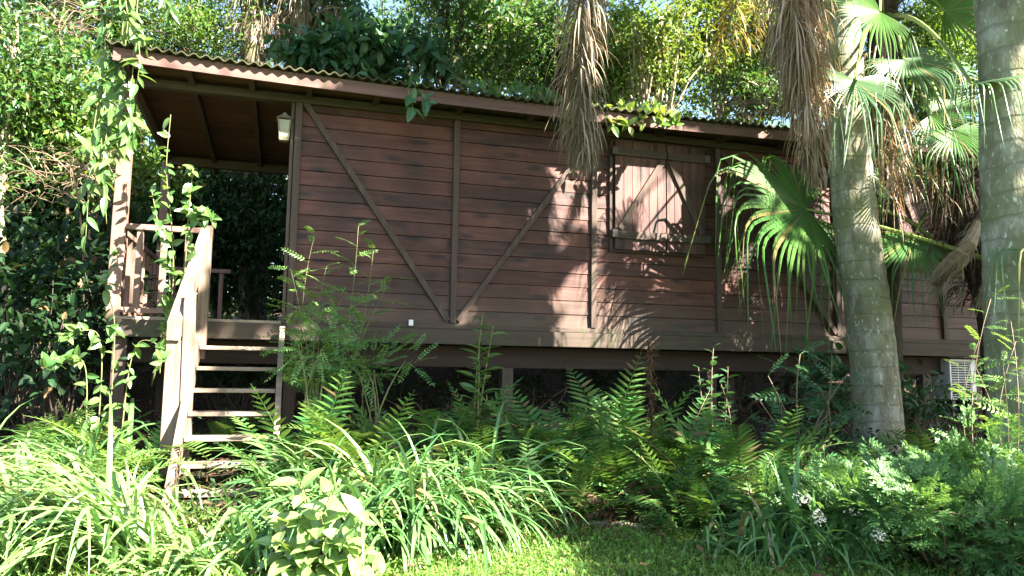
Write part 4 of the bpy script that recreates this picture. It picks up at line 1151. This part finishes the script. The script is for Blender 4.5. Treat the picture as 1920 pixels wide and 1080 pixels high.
# ------------------------------------------------------------------ vines
def vine(name, label, base, paths, mat, T, size, per, seed, hangdown=True, sr=.006, cat='vine', group=None, bias=None, sv=.3, stem_mat='stem'):
    rng = np.random.default_rng(8000 + seed); o = thing(name, label, cat, base, group); sb, lb = MB(), MB()
    for pts in paths:
        q = smooth(pts, 30); sb.tube(q, np.linspace(sr, sr * .5, 30), 5)
        i = rng.uniform(2, 28.9, per); i0 = i.astype(int); pos = q[i0] + (q[i0 + 1] - q[i0]) * (i - i0)[:, None]
        d = rng.normal(0, .7, (per, 3)) + (np.array([0, -.2, -.8]) if bias is None else np.array(bias))
        R = frames(d, rng.normal(0, .4, (per, 3)) + [.3, -.9, .7]); lb.inst(T, R, pos, size * rng.uniform(1 - sv, 1 + sv, per))
    sb.build('stem', M[stem_mat], o, base, True); lb.build('foliage', M[mat], o, base)
    return o


Yv = 6.75
vp = [[P(u0, -60, Yv), P(u1, 120, Yv), P(u2, 250, Yv - .05), P(u3, v3, Yv - .1)] for u0, u1, u2, u3, v3 in
      ((235, 225, 200, 190, 330), (250, 232, 225, 210, 300), (205, 195, 175, 160, 455), (180, 200, 190, 200, 420), (262, 250, 240, 245, 220), (215, 205, 180, 170, 300))]
vine('hanging_vine', 'long vine with pale pointed leaves hanging in front of the porch post', P(235, -60, Yv), vp, 'vine', T_LANCE, .17, 30, 1)
vp2 = [[P(232, 20, 6.6), P(255, 60, 6.6), P(262, 110, 6.55), P(256, 160, 6.55)], [P(300, -30, 6.6), P(318, 0, 6.6), P(320, 30, 6.6)], [P(235, 0, 6.6), P(245, 40, 6.6), P(285, 90, 6.6)]]
vine('hanging_vine', 'short leafy vine tip dangling over the roof corner', P(250, -20, 6.6), vp2, 'vine', T_LANCE, .15, 14, 2)
b = G(335, 6.55); b[2] = 1.0
v3 = [[L(-1.15, -.12, 1.3), P(322, 560, 6.75), P(322, 430, 6.75), P(312, 320, 6.7), P(320, 215, 6.65)], [L(-1.0, -.12, 1.4), P(345, 520, 6.75), P(352, 420, 6.7), P(362, 315, 6.65)],
      [L(-1.15, -.12, 1.3), P(318, 540, 6.75), P(300, 440, 6.7), P(285, 360, 6.7)], [P(352, 440, 6.7), P(375, 405, 6.65), P(400, 410, 6.6)]]
vine('climbing_vine', 'upright vine shoots with glossy leaves growing through the porch railing', b, v3, 'vine', T_OVAL, .105, 42, 3, False, .007, bias=(0, -.3, .25))
b = G(240, 6.3)
v4 = [[G(200, 6.4), P(190, 650, 6.5), P(150, 620, 6.4), P(110, 640, 6.3)], [G(220, 6.4), P(215, 620, 6.5), P(200, 540, 6.5), P(215, 470, 6.5)],
      [G(240, 6.4), P(250, 660, 6.45), P(300, 650, 6.4), P(300, 700, 6.3)], [G(180, 6.3), P(160, 690, 6.3), P(110, 680, 6.2), P(80, 690, 6.1)]]
vine('creeping_vine', 'creeper with small round leaves glinting white over the porch corner', b, v4, 'vine', T_OVAL, .10, 34, 4, False, .005, bias=(0, -.4, .1))
v5 = [[P(760, 150, 8.0), P(765, 168, 7.25), P(770, 185, 7.2), P(775, 205, 7.15)], [P(770, 150, 8.0), P(790, 172, 7.3), P(800, 195, 7.25)]]
vine('roof_vine', 'sprig of five leaves drooping over the fascia left of the dead frond', P(768, 150, 8.0), v5, 'broad_d', T_OVAL, .14, 9, 5)
v6 = [[P(1100 + 30 * i, 195, 9.0), P(1120 + 28 * i, 208, 8.4), P(1140 + 30 * i, 222, 8.1), P(1150 + 30 * i, 238, 7.95)] for i in range(5)]
vine('roof_vine', 'mat of yellow-green vine leaves creeping over the roof edge above the shutters', P(1180, 190, 9), v6, 't_yel', T_OVAL, .12, 34, 6, bias=(0, -.4, .3))
v7 = [[P(860 + 50 * i, 150 + 6 * i, 9.2), P(880 + 50 * i, 160 + 7 * i, 8.6), P(905 + 50 * i, 168 + 7 * i, 8.2), P(930 + 50 * i, 180 + 6 * i, 7.9)] for i in range(4)]
vine('roof_vine', 'green creeper lying along the roof left of the hanging dead frond', P(930, 150, 9), v7, 't_mid', T_OVAL, .11, 34, 7, bias=(0, -.3, .3))
v8 = [[P(1325 + 40 * i, 212 + 3 * i, 9.5), P(1335 + 40 * i, 228 + 3 * i, 9.0), P(1350 + 38 * i, 238 + 3 * i, 8.7), P(1365 + 36 * i, 246, 8.5)] for i in range(3)]
vine('roof_vine', 'sparse dry vine twigs on the roof right of the shutters', P(1360, 210, 9.3), v8, 't_yel', T_SM, .07, 16, 8, stem_mat='paletwig')
# ------------------------------------------------------------------ dark bushes beside the porch
DB = [('dark glossy bush at the far left under the sunlit tree', 25, 7.6, (25, 560), (.75, .5, .9), 900, .13), ('dark bush touching the left of the porch post', 165, 8.2, (150, 560), (.55, .5, .85), 850, .13),
      ('low dark bush under the porch corner', 110, 7.2, (95, 660), (.55, .4, .40), 520, .12), ('dark bush behind the left porch railing', 240, 9.6, (225, 500), (.7, .5, 1.0), 700, .13),
      ('shaded shrub filling the space behind the stairs', 450, 8.4, (450, 690), (.55, .4, .22), 420, .11)]
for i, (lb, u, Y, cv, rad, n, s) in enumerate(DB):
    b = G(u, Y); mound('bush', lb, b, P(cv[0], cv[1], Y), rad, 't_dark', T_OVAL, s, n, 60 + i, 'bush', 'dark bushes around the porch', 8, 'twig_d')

for i, (u, Y, lb, rx) in enumerate(((800, 9.4, 'dark undergrowth shrub under the floor left of the front stilt', .7), (1010, 9.6, 'dark undergrowth shrub under the floor right of the front stilt', .8), (1200, 10.0, 'dark undergrowth shrub under the floor near the dead spike', .8),
      (1390, 10.2, 'dark undergrowth shrub under the floor behind the second stilt', .8), (1680, 10.3, 'dark undergrowth shrub under the floor right of the slim palm trunk', .8))):
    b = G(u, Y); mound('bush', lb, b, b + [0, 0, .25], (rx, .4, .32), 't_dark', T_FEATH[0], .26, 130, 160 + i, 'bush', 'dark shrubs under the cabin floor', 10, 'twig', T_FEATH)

# ------------------------------------------------------------------ background trees
TR = [
 # name, label, u, Y, v, rad, mat, leaf, ncl, nl, bark, tr, kw
 ('broadleaf_tree', 'sunlit small-leaved tree at the far left edge', 20, 9.6, 170, (1.0, .9, 1.5), 't_mid', .105, 110, 60, 'bark_p', .07, {}),
 ('broadleaf_tree', 'bright leafy tree directly left of the hanging vine', 150, 10.2, 250, (.95, .9, 1.3), 't_bri', .10, 110, 60, 'bark_p', .07, {}),
 ('broadleaf_tree', 'leafy tree above the top left, with tangled pale twigs', 110, 11.5, 20, (1.3, .9, .9), 't_mid', .10, 100, 45, 'bark_p', .09, {}),
 ('broadleaf_tree', 'bright tree showing between vine and porch ceiling', 262, 11.0, 300, (.6, .8, 1.2), 't_bri', .095, 80, 60, 'bark_d', .06, {}),
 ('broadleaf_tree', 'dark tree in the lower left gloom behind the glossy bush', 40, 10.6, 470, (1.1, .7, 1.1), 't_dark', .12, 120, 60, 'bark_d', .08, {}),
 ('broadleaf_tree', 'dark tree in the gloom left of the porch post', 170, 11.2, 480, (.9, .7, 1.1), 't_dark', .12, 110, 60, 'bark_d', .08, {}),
 ('broadleaf_tree', 'dense leafy tree filling the left edge behind the bare twigs', 30, 12.5, 330, (1.6, .8, 1.6), 't_mid', .12, 160, 60, 'bark_d', .1, {}),
 ('feathery_tree', 'fine-leaved bright green tree above the porch roof', 355, 12.6, 55, (1.15, .9, .95), 't_bri', .075, 130, 75, 'bark_d', .09, {}),
 ('feathery_tree', 'fine-leaved tree overhanging the left roof corner', 240, 12.2, 60, (.8, .8, .9), 't_mid', .08, 80, 60, 'bark_d', .08, {}),
 ('broadleaf_tree', 'dark tree seen through the open porch, nearest its railing', 330, 12.0, 430, (.9, .7, 1.2), 't_dark', .12, 90, 60, 'bark_d', .09, {}),
 ('broadleaf_tree', 'dark tree seen through the porch opening beside the cabin corner', 490, 12.4, 440, (1.0, .7, 1.4), 't_dark', .12, 110, 60, 'bark_d', .09, {}),
 ('broadleaf_tree', 'dense dark tree deep behind the porch opening', 410, 14.0, 400, (1.4, .8, 1.7), 't_dark', .13, 130, 60, 'bark_d', .1, {}),
 ('broadleaf_tree', 'large-leaved dark tree leaning over the roof at its middle', 690, 12.4, 95, (1.15, .8, .62), 't_blue', .22, 75, 26, 'bark_d', .09, {'T': T_OVAL}),
 ('broadleaf_tree', 'bluish large-leaved tree right of the twin shaggy trunks', 610, 13.6, 60, (.9, .8, .8), 't_blue', .17, 70, 30, 'bark_g', .09, {'T': T_OVAL}),
 ('slender_tree', 'slender dark leaning trunk with thin foliage by the sky gap', 838, 13.2, 10, (.9, .7, .75), 't_mid', .11, 45, 32, 'bark_d', .085, {'trunk_u': 822, 'top': (850, -60)}),
 ('slender_tree', 'slim pale trunk just right of the sky gap', 874, 14.0, -10, (.9, .7, .8), 't_bri', .10, 50, 34, 'bark_p', .055, {'trunk_u': 872, 'top': (880, -80)}),
 ('slender_tree', 'slim pale trunk with broad leaves left of the dead frond', 925, 13.4, 70, (.75, .7, .75), 't_mid', .15, 55, 34, 'bark_p', .06, {'trunk_u': 912, 'top': (925, -60)}),
 ('broadleaf_tree', 'mid green tree directly behind the long hanging dead frond', 1035, 14.5, 90, (1.1, .9, 1.0), 't_mid', .12, 100, 50, 'bark_d', .09, {}),
 ('broadleaf_tree', 'leafy tree just right of the long hanging dead frond', 1150, 14.2, 110, (.8, .8, 1.0), 't_bri', .14, 80, 46, 'bark_p', .07, {}),
 ('forked_tree', 'forked pale-branched tree wrapped in yellow-green leaves above the shutters', 1240, 13.6, 90, (1.15, .8, .85), 't_yel', .12, 60, 26, 'bark_p', .11, {'limbs': 16, 'trunk_u': 1262}),
 ('forked_tree', 'thin pale forked tree left of the yellow-green one', 1190, 13.2, 110, (.6, .6, .8), 't_yel', .12, 36, 26, 'bark_p', .06, {'limbs': 9}),
 ('broadleaf_tree', 'yellow-green tree behind the yellowing frond', 1350, 15.2, 60, (1.3, .9, 1.1), 't_yel', .13, 100, 50, 'bark_p', .09, {}),
 ('broadleaf_tree', 'green tree low behind the roof between frond and dead fronds', 1400, 13.9, 180, (.9, .6, .5), 't_mid', .11, 60, 44, 'bark_p', .06, {'limbs': 10}),
 ('broadleaf_tree', 'dark green tree behind the shaggy dead fronds', 1500, 15.0, 90, (1.2, .9, 1.2), 't_mid', .13, 100, 50, 'bark_d', .1, {}),
 ('broadleaf_tree', 'bright tree between the slim and the stout palm trunk', 1740, 14.0, 120, (1.3, .9, 1.2), 't_bri', .12, 110, 55, 'bark_d', .09, {}),
 ('broadleaf_tree', 'sunlit yellow tree glimpsed beside the stout palm trunk', 1800, 15.5, 30, (1.2, .9, 1.0), 't_yel', .13, 80, 50, 'bark_p', .09, {}),
 ('broadleaf_tree', 'green tree close behind the cabin near the stout palm', 1650, 14.4, 180, (1.3, .7, .8), 't_mid', .12, 90, 50, 'bark_d', .09, {}),
 ('broadleaf_tree', 'tall thin-crowned tree over the middle of the roof', 760, 16.5, 30, (1.2, .9, 1.0), 't_mid', .12, 50, 40, 'bark_d', .10, {}),
 ('broadleaf_tree', 'dense green tree filling the gap above the roof left of the dead frond', 900, 17.0, 110, (1.5, .9, .8), 't_mid', .15, 110, 55, 'bark_d', .10, {}),
 ('broadleaf_tree', 'dense green tree deep behind the forked pale tree', 1215, 17.5, 130, (1.7, .9, 1.0), 't_mid', .15, 130, 55, 'bark_d', .10, {}),
 ('broadleaf_tree', 'dense green tree deep behind the shaggy dead fronds', 1450, 17.5, 130, (1.6, .9, 1.1), 't_mid', .15, 130, 55, 'bark_d', .10, {}),
 ('broadleaf_tree', 'dense green tree low behind the roof above the long dead frond', 1070, 16.5, 160, (1.3, .9, .7), 't_mid', .14, 100, 55, 'bark_d', .10, {}),
 ('broadleaf_tree', 'dark tree beyond the far end of the cabin', 2050, 12.5, 420, (1.6, 1.0, 1.7), 't_mid', .14, 140, 55, 'bark_d', .10, {}),
 ('broadleaf_tree', 'tall airy tree in the distance above the slim trunks', 980, 17.5, 10, (1.6, .9, 1.2), 't_bri', .13, 80, 40, 'bark_p', .10, {}),
]
for i, (nm, lb, u, Y, v, rad, mat, lf, ncl, nl, bk, tr, kw) in enumerate(TR):
    tree(nm, lb, u, Y, v, rad, mat, lf, ncl, nl, bk, tr, i, **kw)

# twin shaggy trunks
for i, (u, lb, s) in enumerate(((475, 'shaggy grey trunk hung with dry grass, the lighter of two above the porch roof', .24), (566, 'shaggy grey trunk hung with dry grass, darker and right of its twin', .22))):
    b = G(u, 12.8); b[2] -= .1; r2 = np.random.default_rng(120 + i)
    o = thing('shaggy_tree', lb, 'tree', b, 'trees behind the cabin')
    tp = P(u - 6, -120, 12.8); q = curve(b, tp, (.05, 0, 0), 30); mb = MB().tube(q, np.linspace(s, s * .75, 30), 12)
    n = 1100; k = r2.integers(12, 29, n); a = r2.uniform(0, 6.28, n); h = np.stack([np.cos(a), np.sin(a), 0 * a], 1)
    straps(mb, q[k] + h * s * .85, h * .8 + [0, 0, -.1], r2.uniform(.25, .7, n), r2.uniform(.008, .022, n), 5, 5, .3, rng=r2, mi=1)
    for j in range(5):
        e = P(u + r2.uniform(-70, 90), r2.uniform(-20, 70), 12.7); qq = curve(q[22], e, (0, 0, .2), 10); mb.tube(qq, np.linspace(.04, .012, 10), 5)
        m = 90; kk = r2.integers(3, 10, m); straps(mb, qq[kk], r2.normal(0, .5, (m, 3)) + [0, 0, -.5], r2.uniform(.2, .6, m), r2.uniform(.006, .015, m), 4, 5, .3, rng=r2, mi=1)
    mb.build('trunk', [M['bark_g'], M['fibre']], o, b)
    cb = MB(); C = clusters(r2, P(u, -60, 12.8), (1.0, .8, .6), 40)
    leaves(cb, T_NARROW, r2, np.repeat(C, 40, 0) + r2.normal(0, .2, (1600, 3)), .13, (0, 0, -.7))
    cb.build('crown', M['t_blue'], o, b)

# tangle of bare twigs at the left
for i, (lb, u, v, Y, w, h, n) in enumerate((('tangle of bare pale twigs high at the left', 110, 45, 9.9, .85, .30, 60), ('tangle of bare arching twigs below the hanging vine', 140, 335, 9.3, .65, .40, 60), ('bare brown twigs lying on the roof right of the shutters', 1390, 200, 11.6, .6, .25, 34))):
    c = P(u, v, Y); r2 = np.random.default_rng(140 + i); mb = MB()
    for j in range(n):
        p0 = c + r2.uniform(-1, 1, 3) * [w, .3, h]; d = r2.normal(0, 1, 3) * [1, .4, .45] + [-.3, 0, 0]
        mb.tube(curve(p0, p0 + nrm(d) * r2.uniform(.35, .95), r2.normal(0, .1, 3) + [0, 0, .08], 8), np.linspace(.007, .002, 8), 4)
    bb = G(u, Y); mb.tube(curve(bb, c, (.15, 0, 0), 12), np.linspace(.02, .012, 12), 6)
    for j in range(6): mb.tube(curve(c, c + r2.uniform(-1, 1, 3) * [w, .3, h], (0, 0, .1), 8), np.linspace(.010, .005, 8), 5)
    tag(mb.build('bare_shrub', M['twig'], None, bb), lb, 'shrub', 'bare twiggy shrubs')

# far-off wood
rng = np.random.default_rng(200); mb = MB()
C = []
for u in np.arange(-250, 2200, 42):
    for v in (260, 180, 100, 20):
        Y = rng.uniform(20, 27)
        if v < 150 and (720 < u < 860 or 60 < u < 0 or 980 < u < 1060 or rng.uniform() < .07): continue
        C.append(P(u + rng.normal(0, 30), v + rng.normal(0, 25), Y))
for u in np.arange(-250, 900, 36):
    for v in (340, 380, 420, 460, 500, 540, 580, 620):
        if u < 750: C.append(P(u, v + rng.normal(0, 25), rng.uniform(16, 21)))
for u in np.arange(1700, 3300, 40):
    for v in (330, 400, 470, 540, 600): C.append(P(u, v + rng.normal(0, 25), rng.uniform(17, 22)))
C = np.array(C); n = 52
pos = np.repeat(C, n, 0) + rng.normal(0, 1, (len(C) * n, 3)) * [.55, .5, .45]
leaves(mb, T_SM, rng, pos, .26, (0, -.1, -.4), (.3, -.4, 1.1))
o = mb.build('far_woods', M['t_mid'], None, None); o['kind'] = 'stuff'; o['category'] = 'woods'; o['label'] = 'far-off mass of green foliage behind the nearer trees'

# ------------------------------------------------------------------ unseen canopy trees added to cast dappled shade, with leaves cut away for sun



def canopy():
    rng = np.random.default_rng(300)
    n = 72000
    cc = np.stack([rng.uniform(2.4, 15.5, 620), rng.uniform(-3.8, 6.0, 620), rng.uniform(8.6, 11.0, 620)], 1)
    c2 = np.stack([rng.uniform(-3.5, 13, 260), rng.uniform(6.0, 11.5, 260), rng.uniform(9.2, 12.0, 260)], 1); cc = np.vstack([cc, c2])
    ci = rng.integers(0, len(cc), n); pos = cc[ci] + rng.normal(0, 1, (n, 3)) * [.45, .45, .3]
    keep = np.ones(n, bool)
    nz = lambda p: .22 * np.sin(9 * p[:, 0] + 5 * p[:, 1]) * np.sin(7 * p[:, 2] + 4 * p[:, 0]) + rng.normal(0, .10, len(p))
    for u, v, Y, r in SH:
        c = P(u, v, Y); w = pos - c; al = w @ SUN
        dist = np.linalg.norm(w - al[:, None] * SUN, axis=1)
        keep &= ~(dist < r * (1 + nz(pos)) * 1.08 + .12)
    for k in range(110):   # small flecks of sun over the fern bank and the shrubs
        c = P(rng.uniform(930, 1900), rng.uniform(700, 950), rng.uniform(4.9, 6.2)); w = pos - c
        keep &= ~(np.linalg.norm(w - (w @ SUN)[:, None] * SUN, axis=1) < rng.uniform(.10, .19))
    for k in range(24):
        c = P(rng.uniform(1480, 1920), rng.uniform(840, 1010), rng.uniform(4.4, 5.4)); w = pos - c
        keep &= ~(np.linalg.norm(w - (w @ SUN)[:, None] * SUN, axis=1) < rng.uniform(.10, .20))
    q = pos - CAM; dep = q @ FW
    inside = (dep > .1) & (np.abs(q @ CX) < dep * .72) & (q @ CY < dep * .44)
    keep &= ~inside; keep &= pos[:, 2] > 7.6
    pos = pos[keep]; cid = ci[keep]
    roots = np.array([[7.6, 1.2], [12.0, 4.4], [6.5, -3.4], [12.5, -3.0]])
    own = np.argmin(((cc[:, None, :2] - roots[None]) ** 2).sum(-1), 1)
    labs = ['tall shade tree at the lawn edge, its crown reaching over the cabin front', 'tall shade tree beyond the stout palm', 'tall shade tree behind the viewer on the lawn', 'tall shade tree farthest out on the lawn']
    for j, rt in enumerate(roots):
        b = np.array([rt[0], rt[1], float(g(rt[0], rt[1])) - .1])
        o = thing('shade_tree', labs[j], 'tree', b, 'shade trees around the lawn')
        tb = MB(); tk = curve(b, [rt[0] * .85, rt[1] * .9 + .2, 9.6], (.2, .1, 0), 14); tb.tube(tk, np.linspace(.26, .09, 14), 10)
        mine = cc[own == j]
        for e in mine[:26]:
            if e[1] > 7.5: continue
            tb.tube(curve(tk[rng.integers(9, 13)], e, (0, 0, .4), 8), np.linspace(.05, .012, 8), 5)
        tb.build('trunk', M['bark_g'], o, b, True)
        s = own[cid] == j; cb = MB(); pp = pos[s]
        cb.inst(T_OVAL4, frames(rdir(rng, len(pp), (0, 0, -.3)), rng.normal(0, .5, (len(pp), 3)) + SUN * 1.3), pp, .30 * rng.uniform(.6, 1.2, len(pp)))
        cb.build('crown', M['t_mid'], o, b)


T_OVAL4 = oval_leaf(.55, .05, .1, .42, (.25, .65))
canopy()

# ------------------------------------------------------------------ light, sky, camera
w = bpy.data.worlds.new('World'); scn.world = w; w.use_nodes = True
nt = w.node_tree; bgn = nt.nodes['Background']; sky = nt.nodes.new('ShaderNodeTexSky'); sky.sky_type = 'NISHITA'; sky.sun_disc = False
el = math.asin(SUN[2]); sky.sun_elevation = el; sky.sun_rotation = math.atan2(SUN[0], SUN[1])
sky.air_density = 1.0; sky.dust_density = 1.0; sky.ozone_density = 1.0
nt.links.new(sky.outputs[0], bgn.inputs[0]); bgn.inputs[1].default_value = SKY_STRENGTH = 0.05
sl = bpy.data.lights.new('sun', 'SUN'); sl.energy = 5.0; sl.angle = math.radians(.5); sl.color = (1.0, .93, .82)
so_ = bpy.data.objects.new('sun', sl); COL.objects.link(so_); so_.rotation_euler = Vector((-SUN).tolist()).to_track_quat('-Z', 'Y').to_euler(); so_.location = (SUN * 30).tolist()

cam = bpy.data.cameras.new('camera'); cam.sensor_width = 36; cam.lens = F_ / 1920 * 36; cam.clip_end = 500; cam.clip_start = .05
co = bpy.data.objects.new('camera', cam); COL.objects.link(co)
R3 = Matrix(((CX[0], CY[0], -FW[0]), (CX[1], CY[1], -FW[1]), (CX[2], CY[2], -FW[2])))
co.matrix_world = Matrix.Translation(CAM.tolist()) @ R3.to_4x4()
scn.camera = co
scn.view_settings.view_transform = 'Standard'; scn.view_settings.look = 'None'; scn.view_settings.gamma = 1
scn.view_settings.exposure = EXPOSURE = 3.4
scn.cycles.max_bounces = 8; scn.cycles.diffuse_bounces = 5; scn.cycles.transmission_bounces = 5; scn.cycles.glossy_bounces = 3
scn.cycles.sample_clamp_indirect = 6
